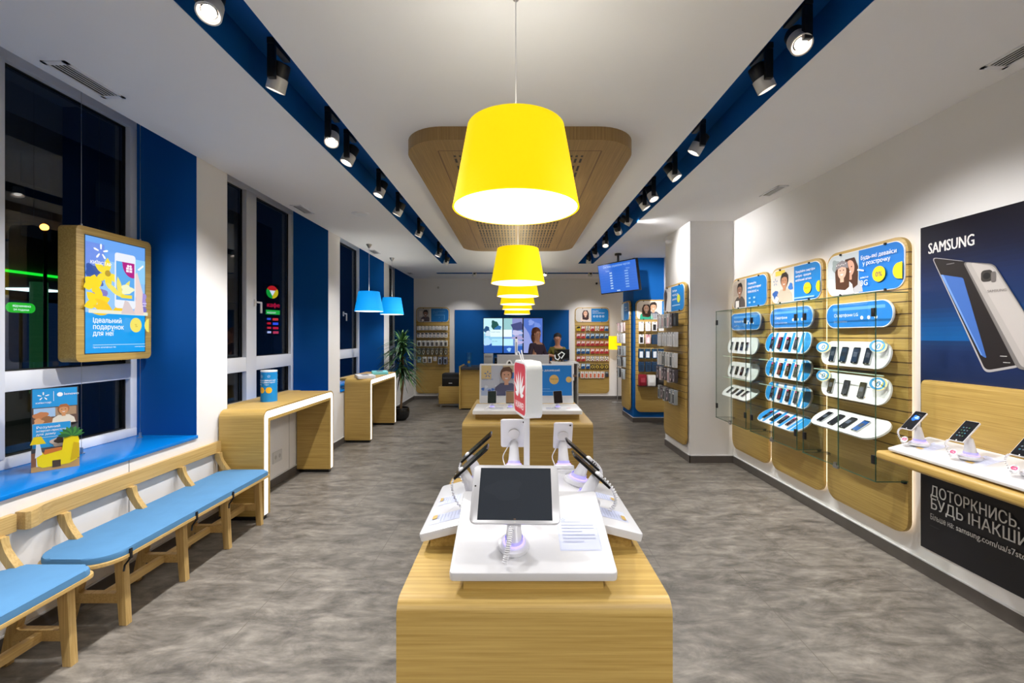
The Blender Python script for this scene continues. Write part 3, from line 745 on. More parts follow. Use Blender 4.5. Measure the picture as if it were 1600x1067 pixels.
# HUAWEI light box on its pole
HB = T(.022, 1.86, 1.262) @ RZ(-80)       # local x runs along the face, -y is the face normal
t = thing('light_box_sign', 'red and white rounded light box sign on a white pole above the near table', 'sign', T(.045, 1.80, 1.045))
W = .21; FQ = T(-.028, .065, .332) @ RZ(-76) @ RX(90)
m = MB(); m.prism(rrect(W, .235, .035, 8), -.068, .0, mat('light_box_white', (235, 238, 236), .3, emit=.04, noise=0), FQ, bev=.004)
m.build('case', t)
p = Print(.0008, glow=.62); p.poly(rrect(W-.012, .223, .03, 8), 'f4f4f6').poly(rrect(W-.022, .213, .027, 8), 'd81e3c')
for s_ in (-1, 1):
    for a, L, wd in ((9, .1, .0095), (31, .1, .0098), (54, .088, .0098), (79, .055, .009)):
        a2 = R(90-s_*a); bx, by = s_*.006+.012*math.cos(a2), -.038+.012*math.sin(a2)+a*.00004
        ux, uy = math.cos(a2), math.sin(a2); P = []
        for q in range(13):
            tt = q/12; wv = math.sin(PI*min(1, tt**.9))*wd if tt < 1 else 0
            P.append((bx+ux*L*tt-uy*wv, by+uy*L*tt+ux*wv))
        for q in range(11, 0, -1):
            tt = q/12; wv = math.sin(PI*tt**.9)*wd
            P.append((bx+ux*L*tt+uy*wv, by+uy*L*tt-ux*wv))
        p.b.add([(x, y, p.z) for x, y in P], [list(range(len(P)))], C('ffffff', .62)); p.z += p.gap*(.3)
p.text('HUAWEI', 0, -.085, .04, 'ffffff', .02, 'C', W=.135)
p.build('lit_face', t, FQ)
p = Print(.0008, glow=.62); p.poly(rrect(W-.012, .223, .03, 8), 'f4f4f6').poly(rrect(W-.022, .213, .027, 8), 'd81e3c').text('HUAWEI', 0, -.082, .036, 'ffffff', .03, 'C'); p.build('lit_back_face', t, FQ @ T(0, 0, -.068) @ RY(180))
m = MB(); m.box(-.012, .012, -.008, .008, 0, .225, WPLA, bev=.002); m.build('pole', t)
m = MB(); m.tube([(-.02, .03, .44), (-.025, .04, .47), (-.034, .05, .49)], .003, WPLA); m.tube([(-.01, .03, .44), (-.017, .04, .472), (-.022, .05, .495)], .003, WPLA); m.build('hanging_cord', t)

# ------------------------------------------------------------------ backboard on the second table
t = thing('phone_backboard', 'white backboard with a printed portrait and blue poster on the second table', 'display stand', T(0, 3.36, TOP))
X0, X1 = -.335, .515; xc = (X0+X1)/2
m = MB(); m.prism(rrect(X1-X0-.03, .62, .006, 2, xc, .37), .0, .045, OAKX); m.build('riser', t)
m = MB(); m.prism(rrect(X1-X0, .34, .012, 4, xc, .17), .045, .075, WLAC_LIT, bev=.006); m.build('shelf_plate', t)
BQ = T(xc, .33, .08) @ RX(84)
m = MB(); m.prism(rrect(.80, .335, .01, 4, 0, .1675), -.03, 0, WLAC_LIT, bev=.004); m.build('backboard', t, M=BQ)
p = Print(.0008)
p.rect(-.385, .065, 0, .32, 'c8ccd8').rect(-.385, .2, -.3, .32, 'e0c890').rect(-.2, .22, -.1, .32, 'd8c8a8').rect(-.385, .065, .0, .13, 'b4c4e0')
for i in range(9): p.blob(-.37+i*.028, .12+.02*math.sin(i*2.), .013, ('4a78c8', 'e0e4f0', '3860b8')[i % 3], seed=i)
p.star(-.33, .245, .03, '4a78c0').text('КИЇВСТАР', -.33, .195, .018, '5a84c4', .01, 'C')
p.rect(-.14, .21, -.08, .26, '3a78c8', .008).rect(-.075, .13, -.0, .2, '5c90d4')
p.person(-.17, .065, .25, 'd8a488', '6a4838', '5a5a78')
p.rect(0, .065, .385, .32, '1a84dc')
p.text('смартфон дешевший', .02, .27, .026, 'ffffff', .012).text('завжди', .02, .24, .026, 'ffffff', .012)
p.circ(.235, .2, .04, 'e8c070').circ(.36, .2, .025, 'e8c070').text('Смартфон', .235, .2, .014, '8a6a20', .01, 'C')
p.rect(.02, .12, .2, .123, '8cc4f0').rect(.02, .1, .3, .103, '8cc4f0')
p.build('poster', t, BQ)
p = Print(.0758)
for x in (-.2, .02, .24): p.rect(x, .05, x+.1, .14, 'd4d6e0')
p.text('life', .4, .1, .03, 'd83050', .01, rot=-20); p.build('price_sheet', t)
for x, lab, dk in ((-.19, 'leftmost', '24302c'), (-.045, 'middle', 'a08060'), (.335, 'rightmost', '20181a')):
    Q = T(x, 3.47, TOP+.162) @ RX(74) @ RZ(4 if x > 0 else 0)
    device('%s upright phone before the printed backboard' % lab, Q, .07, .1, body=WPLA if x < -.1 else LGREY, screen=dk, bez=(.003, .006))
    stand('slim white stand of the %s phone on the second table' % lab, T(x, 3.48, TOP+.075), (0, -.0, .04), cord=[(0, 0, .045), (-.03, -.04, .03), (-.06, -.07, .003)], s=.5)

# ------------------------------------------------------------------ window desks
def desk(label, y0, y1, back=True):
    xf, xb = -2.18, WL; th = .1
    t = thing('window_desk', label, 'desk', T(WL, y0, 0)); L = y1-y0; D_ = xf-xb
    Q = Matrix(((0, 0, 1, 0), (1, 0, 0, 0), (0, 1, 0, 0), (0, 0, 0, 1)))
    P = [(a, b+.04) for a, b in arch_profile(L, TOP+.005-.04, .07, th)]
    m = MB(); m.prism(P, .014, D_-.012, OAKX, Q); m.build('shell', t)
    P2 = [(a+.012, b+.045) for a, b in arch_profile(L-.024, TOP-.0125-.045, .06, .06)]
    m = MB(); m.prism(P2, D_-.012, D_-.002, LED, Q); m.build('front_light_band', t)
    P3 = [(a+.072, b+.04) for a, b in arch_profile(L-.144, TOP-.072-.04, .01, th-.072)]
    m = MB(); m.prism(P3, D_-.012, D_, OAKX, Q); P4 = [(a, b+.04) for a, b in arch_profile(L, TOP+.005-.04, .07, .0115)]; m.prism(P4, D_-.012, D_, OAKX, Q); m.build('edge_trim', t)
    for a in (.02, L-th+.02): m = MB(); m.box(.03, D_-.02, a, a+th-.04, 0, .04, BLACK); m.build('plinth', t)
    m = MB(); m.box(-.14, .014, .14, L-.01, TOP-.035, TOP+.004, OAKY, bev=.003); m.build('rear_shelf', t)
    return t
desk('oak window desk with a glowing white edge beside the bench', 3.76, 5.2)
desk('farther oak window desk with glowing edge under the blue lamps', 6.52, 7.92)
# promo cylinder
t = thing('promo_cylinder', 'blue printed cardboard cylinder standing on the nearer window desk', 'promo cylinder', T(-2.45, 4.32, TOP+.005))
m = MB(); m.cyl(.074, 0, .3, C('1286cc'), n=40); m.build('tube', t)
m = MB(); m.cyl(.0745, .292, .306, WPLA, n=40); m.build('rim', t)
def wrap(p, r, a0):
    vs = [((r+v[2])*math.cos(a0+v[0]/r), (r+v[2])*math.sin(a0+v[0]/r), v[1]) for v in p.b.v]; p.b.v = vs
def strip_circle(p, cx, cy, r, c):
    for k in range(8):
        x0 = cx-r+2*r*k/8; x1 = x0+r/4; h0 = math.sqrt(max(0, r*r-(x0-cx)**2)); h1 = math.sqrt(max(0, r*r-(x1-cx)**2))
        p.b.add([(x0, cy-h0, .001), (x1, cy-h1, .001), (x1, cy+h1, .001), (x0, cy+h0, .001)], [[0, 1, 2, 3]], C(c))
p = Print(.001, gap=.0001); a0 = math.radians(-62)
for off in (0, .135, .27, .4):
    strip_circle(p, off, .115, .03, 'f0b428')
    p.text('Швидкісний', off-.04, .205, .018, 'ffffff', .01); p.text('3G інтернет', off-.04, .185, .018, 'ffffff', .01); p.text('поруч', off-.04, .165, .014, 'ffffff', .01); p.star(off, .25, .014)
wrap(p, .0745, a0); p.build('print', t)
# two display boxes on the farther desk
for (x, y, lab, c, M_) in ((-2.34, 6.75, 'white flat phone box on the farther window desk, nearer one', 'e8eaee', WPLA), (-2.33, 7.45, 'pale turquoise flat phone box on the farther window desk, farther one', '70c8d0', C('7ad0d8'))):
    t = thing('phone_box', lab, 'box', T(x, y, TOP+.0055) @ RZ(28 if y < 7 else 20))
    m = MB(); m.prism(rrect(.26, .36, .02, 4), 0, .045, M_, bev=.008); m.build('case', t)
    p = Print(.0456); p.rect(-.05, -.12, .05, .12, '3a4048', .01).rect(-.042, -.1, .042, .1, '687078'); p.build('window', t)

# ------------------------------------------------------------------ benches
def bench(label, y0, y1, frames, near_end=True):
    t = thing('bench', label, 'bench', T(WL, y0, 0)); L = y1-y0; ox = -WL; SZ = .43
    def P(x): return x-WL           # world x to local
    xa, xb = -2.5, -2.08
    def seat(inset, z0, z1, m_, bev, pad=0):
        m = MB(); m.prism(rrect(xb-xa-2*inset, L-2*inset-pad, (.13, .13, .06, .06), 8, P((xa+xb)/2), L/2-.0), z0, z1, m_, bev=bev); return m
    seat(0, SZ-.018, SZ, PLY, .004).build('seat', t)
    cu = seat(.004, SZ+.001, SZ+.034, FABRIC, .014, .02).build('cushion', t)
    for k in (.1, .42, .66) if L > 1.45 else (.9,):
        yy = L*k; m = MB()
        m.box(P(xb)-.008, P(xb)+.004, yy-.008, yy+.008, SZ-.03, SZ+.024, STRAP, bev=.002)
        m.tube([(P(xb)-.004, yy, SZ-.03), (P(xb)-.02, yy-.015, SZ-.06), (P(xb)-.012, yy-.03, SZ-.085)], .005, STRAP)
        m.build('strap', cu)
    Q = Matrix(((1, 0, 0, 0), (0, 0, -1, 0), (0, 1, 0, 0), (0, 0, 0, 1)))   # outline (x, z) extruded along -Y
    for f in frames:
        y = f-y0; tk = .036
        fl = [(P(-2.225), SZ-.018), (P(-2.17), SZ-.018), (P(-2.15), 0), (P(-2.192), 0)]
        m = MB(); m.prism(fl, -y-tk/2, -y+tk/2, PLYZ, Q, bev=.003); m.build('leg', t)
        bl = [(P(-2.41), SZ-.018), (P(-2.355), SZ-.018), (P(-2.465), 0), (P(-2.507), 0)]
        m = MB(); m.prism(bl, -y-tk/2, -y+tk/2, PLYZ, Q, bev=.003); m.build('leg', t)
        cb = [(P(-2.47), .125), (P(-2.178), .125), (P(-2.185), .225), (P(-2.2), .19), (P(-2.215), .178), (P(-2.4), .178), (P(-2.42), .19), (P(-2.425), .225)]
        m = MB(); m.prism(cb, -y-tk/2+.001, -y+tk/2-.001, PLY, Q); m.build('crossbar', t)
        tb = [(P(-2.43), SZ-.018), (P(-2.44), SZ-.06), (P(-2.38), SZ-.06), (P(-2.36), SZ-.045), (P(-2.22), SZ-.045), (P(-2.21), SZ-.06), (P(-2.16), SZ-.06), (P(-2.165), SZ-.018)]
        m = MB(); m.prism(tb, -y-tk/2+.001, -y+tk/2-.001, PLY, Q); m.build('top_bar', t)
        # curved back post
        pts = [(-2.455, SZ-.03), (-2.468, .46), (-2.5, .5), (-2.527, .54), (-2.538, .57), (-2.542, .606)]
        poly = [(P(a)+.022, b) for a, b in pts]+[(P(a)-.024, b) for a, b in pts[::-1]]
        m = MB(); m.prism(poly, -y-.045, -y-.01, PLYZ, Q, bev=.003); m.build('back_post', t)
    m = MB(); m.box(P(-2.32), P(-2.29), frames[0]-y0-.0, frames[-1]-y0+.02, .125, .17, PLY, bev=.003); m.build('stretcher', t)
    m = MB(); ya, yb = .04, L+.04
    o = [(P(-2.578), ya), (P(-2.578), yb), (P(-2.546), yb), (P(-2.546), ya+.16), (P(-2.538), ya+.1), (P(-2.512), ya+.05), (P(-2.506), ya+.01), (P(-2.52), ya-.004), (P(-2.56), ya)]
    m.prism(o, .605, .695, PLY, bev=.003); m.build('back_rail', t)
    return t
bench('pale plywood bench with a long blue cushion beside the window desk', 2.2, 3.72, [2.42, 2.85, 3.28, 3.69])
bench('pale plywood bench with blue cushion cut by the lower left corner', .68, 2.18, [.85, 1.28, 1.71, 2.12])

# ------------------------------------------------------------------ hanging light box at the first window
t = thing('hanging_light_box', 'oak framed lit advertising box hanging before the first left window', 'light box', T(-2.96, 3.165, 1.425))
LB = T(0, 0, .4575) @ RZ(90) @ RX(90)
m = MB(); m.prism(rrect(.59, .915, .035, 8), -.06, .06, OAKY, LB, bev=.002); m.build('case', t)
p = Print(.061, glow=.95); w2, h2 = .235, .40
p.rect(-w2-.006, -h2-.006, w2+.006, h2+.006, '203040').rect(-w2, -h2, w2, h2, '0c9cea')
p.rect(-w2, -.12, w2, h2, '8cc0f2').rect(-w2, .25, w2, h2, '6aa4ee').rect(-w2, .1, -.1, h2-.04, '6c8ee4').rect(-.02, .12, w2, .3, '90ccf4')
p.blob(-.19, .16, .05, '2850a0', seed=3).blob(-.15, .1, .04, '3c5cae', seed=5).blob(.2, .0, .05, 'a090d8', seed=6).blob(.19, -.07, .05, '7870c0', seed=9).blob(-.13, .0, .05, '8078c0', seed=2)
for i in range(26): p.circ(-.17+.012*(i % 6)+(0 if i < 13 else .34), -.09+.02*(i//6)+(0 if i < 13 else .0), .006, 'd8d0f4', n=6)
def petal(cx, cy, a, L, w_, c):
    a = R(a); P = []
    for q in range(9): tt = q/8; P.append((tt*L, math.sin(PI*tt)*w_))
    for q in range(7, 0, -1): tt = q/8; P.append((tt*L, -math.sin(PI*tt)*w_))
    p.poly([(cx+x*math.cos(a)-y*math.sin(a), cy+x*math.sin(a)+y*math.cos(a)) for x, y in P], c)
for a in (90, 150, 215, 275, 330): petal(-.09, .16, a, .11, .026, 'f2dc30')
p.circ(-.09, .16, .022, 'b89828')
for (cx, cy) in ((-.2, .07), (-.17, -.05)):
    for a in (20, 80, 140, 200, 300): petal(cx, cy, a, .1 if cx > -.2 else .07, .03, 'fad818')
for a in (150, 170, 20, 190): petal(-.06, -.1, a, .15, .025, 'f4c818')
p.rect(-w2, -.125, w2, -.1, 'e8e8d0')
# hand and phone
p.poly([(.11, -.12), (.13, .0), (.1, .16), (.14, .2), (.19, .05), (.185, -.02), (.2, -.12)], 'e8cfc8')
p.rect(-.045, -.08, .125, .32, 'e8ecf4', .02).rect(-.035, -.02, .115, .26, '5ca8e8')
p.poly([(.01, .26)]+[(.1+.085*math.cos(R(a)), .25+.1*math.sin(R(a))) for a in range(180, 281, 10)]+[(.115, .26)], 'b01880')
p.rect(.045, .19, .095, .225, 'f8e8f4').rect(.068, .19, .072, .24, 'b01880').rect(.045, .206, .095, .209, 'b01880').circ(.06, .235, .01, 'f8e8f4').circ(.08, .235, .01, 'f8e8f4')
for a in (60, 100, 140): petal(.0, .0, a, .15, .02, 'f0e060')
p.blob(.05, .06, .05, 'eef0c8', seed=4, ry=.7).rect(.0, -.005, .09, .02, 'f0d838')
p.poly([(.0, -.12), (.03, -.02), (.06, -.03), (.12, -.12)], 'd8c8c8')
p.poly([(.135, .22), (.15, .215), (.19, .25), (.185, .262)], 'ffffff')
p.star(-.155, .3, .055).text('КИЇВСТАР', -.155, .21, .03, 'ffffff', .02, 'C')
p.text('Ідеальний', -.215, -.19, .05, 'ffffff', .008, sx=.9).text('подарунок', -.215, -.235, .05, 'ffffff', .008, sx=.9).text('для неї', -.215, -.28, .05, 'ffffff', .008, sx=.9)
p.circ(.12, -.2, .05, 'f0e060', .055).poly([(w2, -.145), (.215, -.155), (.2, -.175), (.195, -.2), (.2, -.225), (.215, -.245), (w2, -.255)], 'f0e060')
p.text('%', .12, -.215, .035, 'c8b040', .01, 'C')
p.rect(-.215, -.345, .2, -.342, 'd8f0ff').text('Просто зателефонуй: 466', -.215, -.365, .014, 'ffffff').text('www.kyivstar.ua', .2, -.365, .014, 'ffffff', 0, 'R')
p.build('lit_poster', t, LB)
m = MB()
for y in (-.2, .265):
    m.tube([(0.0, y, .91), (0.0, y, H+.39-1.425)], .0015, SILV); m.tube([(0.0, y, .0), (0.0, y, .8-1.425)], .0015, SILV)
m.build('steel_wire', t)
m = MB()
for y in (-.2, .265): m.cyl(.009, .8-1.425, .84-1.425, SILV, T(0, y, 0)); m.cyl(.018, .8-1.425, .805-1.425, SILV, T(0, y, 0)); m.cyl(.006, .915, .94, SILV, T(0, y, 0))
m.build('wire_anchor', t)
l = bpy.data.lights.new('light_box_glow', 'AREA')  # the lamp tubes inside the box shine through its poster
l.shape = 'RECTANGLE'; l.size = .45; l.size_y = .78; l.energy = 1.2; l.color = (.65, .88, 1)
lo = bpy.data.objects.new('tube_light', l); col.objects.link(lo); lo.parent = t; lo.matrix_basis = LB @ T(0, 0, .085) @ RY(180)

# ------------------------------------------------------------------ leaflet stand on the sill
t = thing('leaflet_stand', 'cardboard leaflet stand with blue cards and a yellow armchair picture on the blue sill', 'leaflet stand', T(-2.78, 2.63, .8005) @ RZ(48))
m = MB()
Q = Matrix(((0, 0, 1, 0), (1, 0, 0, 0), (0, 1, 0, 0), (0, 0, 0, 1)))
m.prism([(-.022, 0), (.11, 0), (.125, .27), (.075, .27), (.03, .135), (-.012, .115)], -.1, .1, DGREY, Q); m.build('body', t)
BL = T(0, .06, .262) @ RX(80)
m = MB(); m.box(-.1, .1, 0, .222, -.004, .0, DGREY); m.build('back_card', t, M=BL)
p = Print(.0006); p.rect(-.095, .105, .095, .218, '1c9ade').star(-.05, .172, .026).rect(-.008, .14, -.006, .2, 'ffffff').circ(.02, .178, .013, 'ffffff').text('lenovo', .037, .172, .024, 'ffffff', .01).text('київстар', -.05, .128, .016, 'ffffff', .01, 'C')
p.rect(-.095, -.0, .095, .102, '6a5044').rect(-.09, .045, -.0, .1, 'a8c8e8').rect(-.0, .05, .09, .1, 'b09070')
p.blob(-.06, .05, .03, 'c88050', seed=2).blob(-.03, .02, .03, '9a6840', seed=4).blob(-.07, .02, .02, 'd8a070', seed=7)
p.person(.035, .0, .12, 'd89a68', 'b06838', 'e8e0d0')
p.build('header_card', t, BL)
BM2 = T(-.01, .02, .13) @ RX(80)
m = MB(); m.box(-.085, .075, 0, .145, -.003, 0, WPLA); lf = m.build('leaflet', t, M=BM2)
p = Print(.0006); p.rect(-.084, .001, .074, .144, '1c9ade').text('Розумний', -.07, .115, .021, 'ffffff', .01).text('інтернет-приставка', -.07, .095, .018, 'ffffff', .01, sx=.8).text('для дому', -.07, .075, .018, 'ffffff', .01)
p.rect(-.06, .06, .03, .063, 'bfe0f8').blob(.02, .025, .03, 'c8b8a8', seed=2).blob(.025, .035, .02, '403028', seed=5)
p.build('leaflet_print', lf)
FQ2 = T(0, -.026, .0) @ RX(84)
p = Print(.001)
p.poly([(-.1, .0), (.1, .0), (.1, .05), (-.1, .03)], 'c89a5c').poly([(-.1, .03), (-.1, .11), (.1, .12), (.1, .05)], '8a5a3c').rect(-.08, .03, -.065, .1, 'ece8e4')
p.poly([(-.075, .035), (-.055, .02), (.055, .025), (.09, .045), (.1, .16), (.09, .2), (.035, .195), (.025, .11), (-.045, .095), (-.06, .115), (-.08, .1)], 'ffe010').poly([(-.05, .095), (.025, .11), (.025, .13), (-.045, .125)], 'd87830').rect(-.015, .015, .02, .055, '504030').poly([(.06, .04), (.1, .055), (.1, .14), (.075, .15)], 'e0b810')
p.poly([(-.105, .16), (-.09, .205), (-.06, .205), (-.04, .16)], 'f4d410').poly([(-.08, .16), (-.065, .16), (-.055, .1), (-.085, .08)], 'e4e4e0')
for i in range(9): petal(.065, .19, 10+i*20, .06, .011, ('2c6a38', '48903c')[i % 2])
p.build('front_card', t, FQ2)

# ------------------------------------------------------------------ dracaena
t = thing('potted_dracaena', 'tall dracaena plant in a round black pot beside the farther window desk', 'plant', T(-2.2, 8.32, 0))
m = MB(); m.lathe([(0, 0), (.1, 0), (.15, .06), (.165, .14), (.16, .2), (.15, .235), (.14, .235), (.14, .2), (0, .2)], mat('black_glazed_pot', (26, 26, 28), .25, noise=.05), n=32); m.build('pot', t)
m = MB(); m.cyl(.139, .19, .21, mat('potting_soil', (50, 38, 30), .95, noise=.3, bump=.6)); m.build('soil', t)
BARK = mat('dracaena_bark', (150, 120, 84), .85, noise=.2, nscale=40, bump=.4)
m = MB(); m.tube([(0, 0, .2), (.02, .01, .5), (.05, 0, .75), (.06, 0, .95), (.03, 0, 1.25)], [.022, .02, .016, .014, .012], BARK, n=8)
m.tube([(.02, .01, .5), (.0, .0, .7), (-.02, 0, .9), (.0, 0, 1.3), (.02, 0, 1.5)], [.014, .014, .013, .012, .012], BARK, n=8); m.build('trunk', t)
LF = [mat('leaf_green_a', (40, 84, 48), .45, noise=.2), mat('leaf_green_b', (84, 120, 62), .45, noise=.2), mat('leaf_green_c', (24, 60, 40), .45, noise=.2)]
m = MB(); rnd = random.Random(4)
for i in range(430):
    a = rnd.uniform(0, 2*PI); z0 = rnd.uniform(.85, 1.5); el = R(rnd.uniform(-20, 80)*(.55+.45*(z0-.85)/.65)+(-10 if z0 < 1.1 else 10)); L = rnd.uniform(.32, .58)
    d = Vector((math.cos(a)*math.cos(el), math.sin(a)*math.cos(el), math.sin(el))); s_ = Vector((-math.sin(a), math.cos(a), 0))
    p0 = Vector((.02, 0, z0)); n = 6; vs = []; fs = []
    for k in range(n+1):
        tt = k/n; c_ = p0+d*L*tt+Vector((0, 0, -.22*L*2.2*tt*tt)); wv = .013*math.sin(PI*(.12+.88*tt))+.0008
        lim = lambda v: (max(v[0], -.37), max(v[1], -.385) if v[2] < 1.0 else v[1], v[2])
        vs += [lim(c_-s_*wv), lim(c_+s_*wv)]
    for k in range(n): fs.append([2*k, 2*k+1, 2*k+3, 2*k+2])
    m.add(vs, fs, LF[i % 3])
tag(m.build('foliage', t), None, None, kind=None)
# ------------------------------------------------------------------ rounded slatwall panels with header picture
def panel(label, M, w, h, header, hh=.34, halo=True, cat='display panel'):
    """M: device frame at the panel's bottom centre on the wall"""
    t = thing('slatwall_panel', label, cat, M)
    m = MB(); m.prism(rrect(w, h, .1, 8, 0, h/2), .022, .05, SLAT, bev=.004); m.build('board', t)
    if halo:
        m = MB(); m.prism(rrect(w-.05, h-.05, .08, 8, 0, h/2), .004, .018, HALO); m.build('backlight', t)
        m = MB(); m.prism(rrect(w-.12, h-.12, .08, 4, 0, h/2), .0, .022, BLACK); m.build('mounting_frame', t)
    a = h-.025-hh/2; m = MB(); m.prism(rrect(w-.035, hh, .085, 8, 0, a), .05, .058, WPLA, bev=.002); m.build('header_board', t)
    p = Print(.0585); header(p, w-.045, hh-.01, a); p.build('header_picture', t)
    m = MB()
    for sx in (-.28, .28):
        for sy in (-1, 1): m.cyl(.009, .056, .068, BLACK, T(sx*w, a+sy*(hh/2-.004), 0), 10)
    m.build('clip', t)
    return t
def base_split(p, w, h, y, split, cl, cr, r=.08):
    """rounded header split into picture (left) and blue (right) at x=split"""
    p.poly(rrect(split+w/2, h, (r, 0, 0, r), 6, (split-w/2)/2, y), cl).poly(rrect(w/2-split, h, (0, r, r, 0), 6, (split+w/2)/2, y), cr)
def hC(p, w, h, y):
    base_split(p, w, h, y, -.03, 'c4ccd0', '1478d0')
    p.poly([(-.36, y-.02), (-.3, y-.03), (-.25, y-.15), (-.27, y-.163), (-.3, y-.163)], 'eef0f4')
    p.blob(-.27, y+.08, .05, '98a4a4', seed=3).person(-.12, y-.16, .3, 'e0a890', '4a2c20', 'b8b8bc', long=True)
    p.person(-.2, y-.165, .285, 'e8b49c', '50301f', 'ece8e6', long=True, beanie='8a8488')
    for i in range(6): p.rect(-.26+i*.02, y+.075+.005*(i % 2), -.252+i*.02, y+.085+.005*(i % 2), 'e8e4e4')
    p.poly([(-.035, y+.01), (-.03, y+.022), (.03, y+.006), (.03, y-.006)], 'ffffff')
    p.text('Будь-які девайси', .0, y+.085, .043, 'ffffff', .006, sx=.9).text('у розстрочку', .02, y+.04, .043, 'ffffff', .006, sx=.9)
    p.circ(.17, y-.045, .058, 'f8d018').text('0%', .17, y-.064, .052, '4a3c70', .015, 'C')
    p.poly([(w/2, y+.015)]+[(.345+.055*math.cos(R(a)), y-.045+.058*math.sin(R(a))) for a in range(110, 251, 14)]+[(w/2, y-.105)], 'f8d018')
    p.text('КИЇВСТАР', .0, y-.06, .015, 'ffffff', .02).text('3G', -.0, y-.115, .06, 'ffffff', .004)
def hB(p, w, h, y):
    base_split(p, w, h, y, .0, 'd8d2c8', '1480cc')
    p.rect(-.3, y+.11, -.14, y+.16, 'e8cc50').blob(-.3, y-.08, .045, '3060a8', seed=2).blob(-.05, y-.02, .035, '3a78c8', seed=5).star(-.3, y+.05, .04, '7a8cb0')
    p.person(-.15, y-.16, .3, 'c08a68', '2c201c', 'c8bca8').blob(-.27, y-.13, .03, 'f0f0f0', seed=8)
    p.text('Придбайте смартфон', .03, y+.095, .031, 'ffffff', .01, sx=.85).text('вигідно - кращим', .03, y+.055, .031, 'ffffff', .01, sx=.85).text('мобільний зв\'язок', .03, y+.015, .031, 'ffffff', .01, sx=.85)
    p.circ(.2, y-.06, .052, 'f8d018').text('смартфон', .2, y-.065, .018, 'c09410', .01, 'C').poly([(w/2, y-.01)]+[(w/2-.005+.045*math.cos(R(a)), y-.06+.052*math.sin(R(a))) for a in range(110, 251, 14)]+[(w/2, y-.11)], 'f8d018')
    p.rect(.01, y-.15, w/2-.07, y-.135, '88b8e4')
def hA(p, w, h, y):
    base_split(p, w, h, y, -.04, 'b4a898', '1480cc')
    p.rect(-.33, y-.02, -.24, y+.12, 'a89a8c').person(-.19, y-.16, .3, '98705a', '2c2420', '504844').rect(-.28, y-.16, -.2, y-.08, 'e4e0dc').rect(-.06, y-.16, -.03, y+.16, 'd8d0c4')
    p.text('Отримуйте', .0, y+.085, .036, 'ffffff', .01, sx=.9).text('швидкісний інтернет', .0, y+.04, .036, 'ffffff', .01, sx=.75).text('ПРИБЛИЗНО +4', .0, y-.01, .036, 'ffffff', .01, sx=.8)
    for i in range(2):
        for j in range(2): p.rect(.02+.1*i, y-.08-.05*j, .06+.1*i, y-.06-.05*j, '9cc8ec')
def hBL(p, w, h, y):
    base_split(p, w, h, y, -.04, 'b0a8a0', '1070b8')
    p.rect(-.34, y-.04, -.26, y+.1, 'd0c4b8').person(-.18, y-.16, .3, '8a6654', '241c1a', '50464a').rect(-.28, y-.155, -.22, y-.1, 'e0d8d0').rect(-.08, y-.16, -.04, y+.16, 'd0c8be')
    p.text('Користуйтеся роумінгом', 0, y+.09, .026, '88b8e0', .006).text('без турбот', 0, y+.05, .026, '88b8e0', .006).rect(.05, y-.0, .3, y+.008, '78c0f0').rect(.29, y-.12, .3, y, '78c0f0').text('+', .15, y-.08, .05, '88b8e0')
def hBR(p, w, h, y):
    base_split(p, w, h, y, -.02, 'd8d4d0', '1480cc')
    p.person(-.17, y-.16, .3, 'e4b498', '40282a', 'f0dcd0', long=True)
    p.text('Обирайте', .0, y+.09, .034, 'ffffff', .01).text('Захисні аксесуари', 0, y+.045, .034, 'ffffff', .01)
    for i in range(4): p.circ(.05+.075*i, y-.03, .026, 'd8ecfa').rect(.04+.075*i, y-.045, .06+.075*i, y-.015, '1480cc')
def hP(p, w, h, y):
    base_split(p, w, h, y, -.08, 'e8e4e0', '1480cc')
    p.poly([(-.34, y-.14), (-.36, y+.1), (-.3, y+.16), (-.24, y+.1), (-.22, y-.02), (-.26, y-.16)], '50484c').poly([(-.3, y-.16), (-.2, y+.12), (-.1, y+.1), (-.12, y-.165)], 'f4f0ee')
    p.text('Вибери', -.03, y+.09, .045, 'ffffff', .01).text('чохол для', -.03, y+.035, .045, 'ffffff', .01).text('девайса', -.03, y-.02, .04, 'ffffff', .01)
    p.circ(.2, y-.01, .055, 'd8e040').rect(-.03, y-.1, .25, y-.085, 'a8d0f0')
def hQ(p, w, h, y):
    base_split(p, w, h, y, .16, 'efe0d0', '1480cc')
    p.person(.0, y-.16, .32, 'e0aa88', '2a201e', '586070').person(-.13, y-.165, .29, 'eab898', '4a2c1e', '28a080', long=True)
    for i in range(5): p.rect(-.04+i*.03, y-.16, -.03+i*.03, y-.06, 'e0e0e4')
    p.text('Зручно', .18, y+.02, .04, 'ffffff', .01).text('завжди', .18, y-.03, .04, 'ffffff', .01)
def hS(p, w, h, y):
    base_split(p, w, h, y, -.1, 'c8d4dc', '1480cc')
    p.text('Завжди', -.02, y+.06, .045, 'ffffff', .01).text('на зв\'язку', -.02, y+.01, .045, 'ffffff', .01)
PH = 2.08
panel('left oak display panel of the three on the right wall', FR(5.04, .22), .78, PH, hA)
panel('middle oak display panel of the three on the right wall', FR(4.21, .22), .78, PH, hB)
panel('right oak display panel beside the dark phone poster', FR(3.385, .22), .78, PH, hC)
panel('far left oak display panel on the back wall behind the plant', FB(-2.09, .16), .84, 2.16, hBL, halo=False)
panel('oak display panel right of the blue field on the back wall', FB(1.92, .16), .86, 2.16, hBR)
PILL = T(2.2, 5.92, .2) @ RZ(-90) @ RX(90)
panel('oak display panel on the side of the near white pillar', PILL, .8, 2.1, hP, halo=False)
panel('oak display panel on the front of the blue pillar', T(2.53, 8.07, .2) @ RX(90), .64, 2.07, hQ, halo=False)
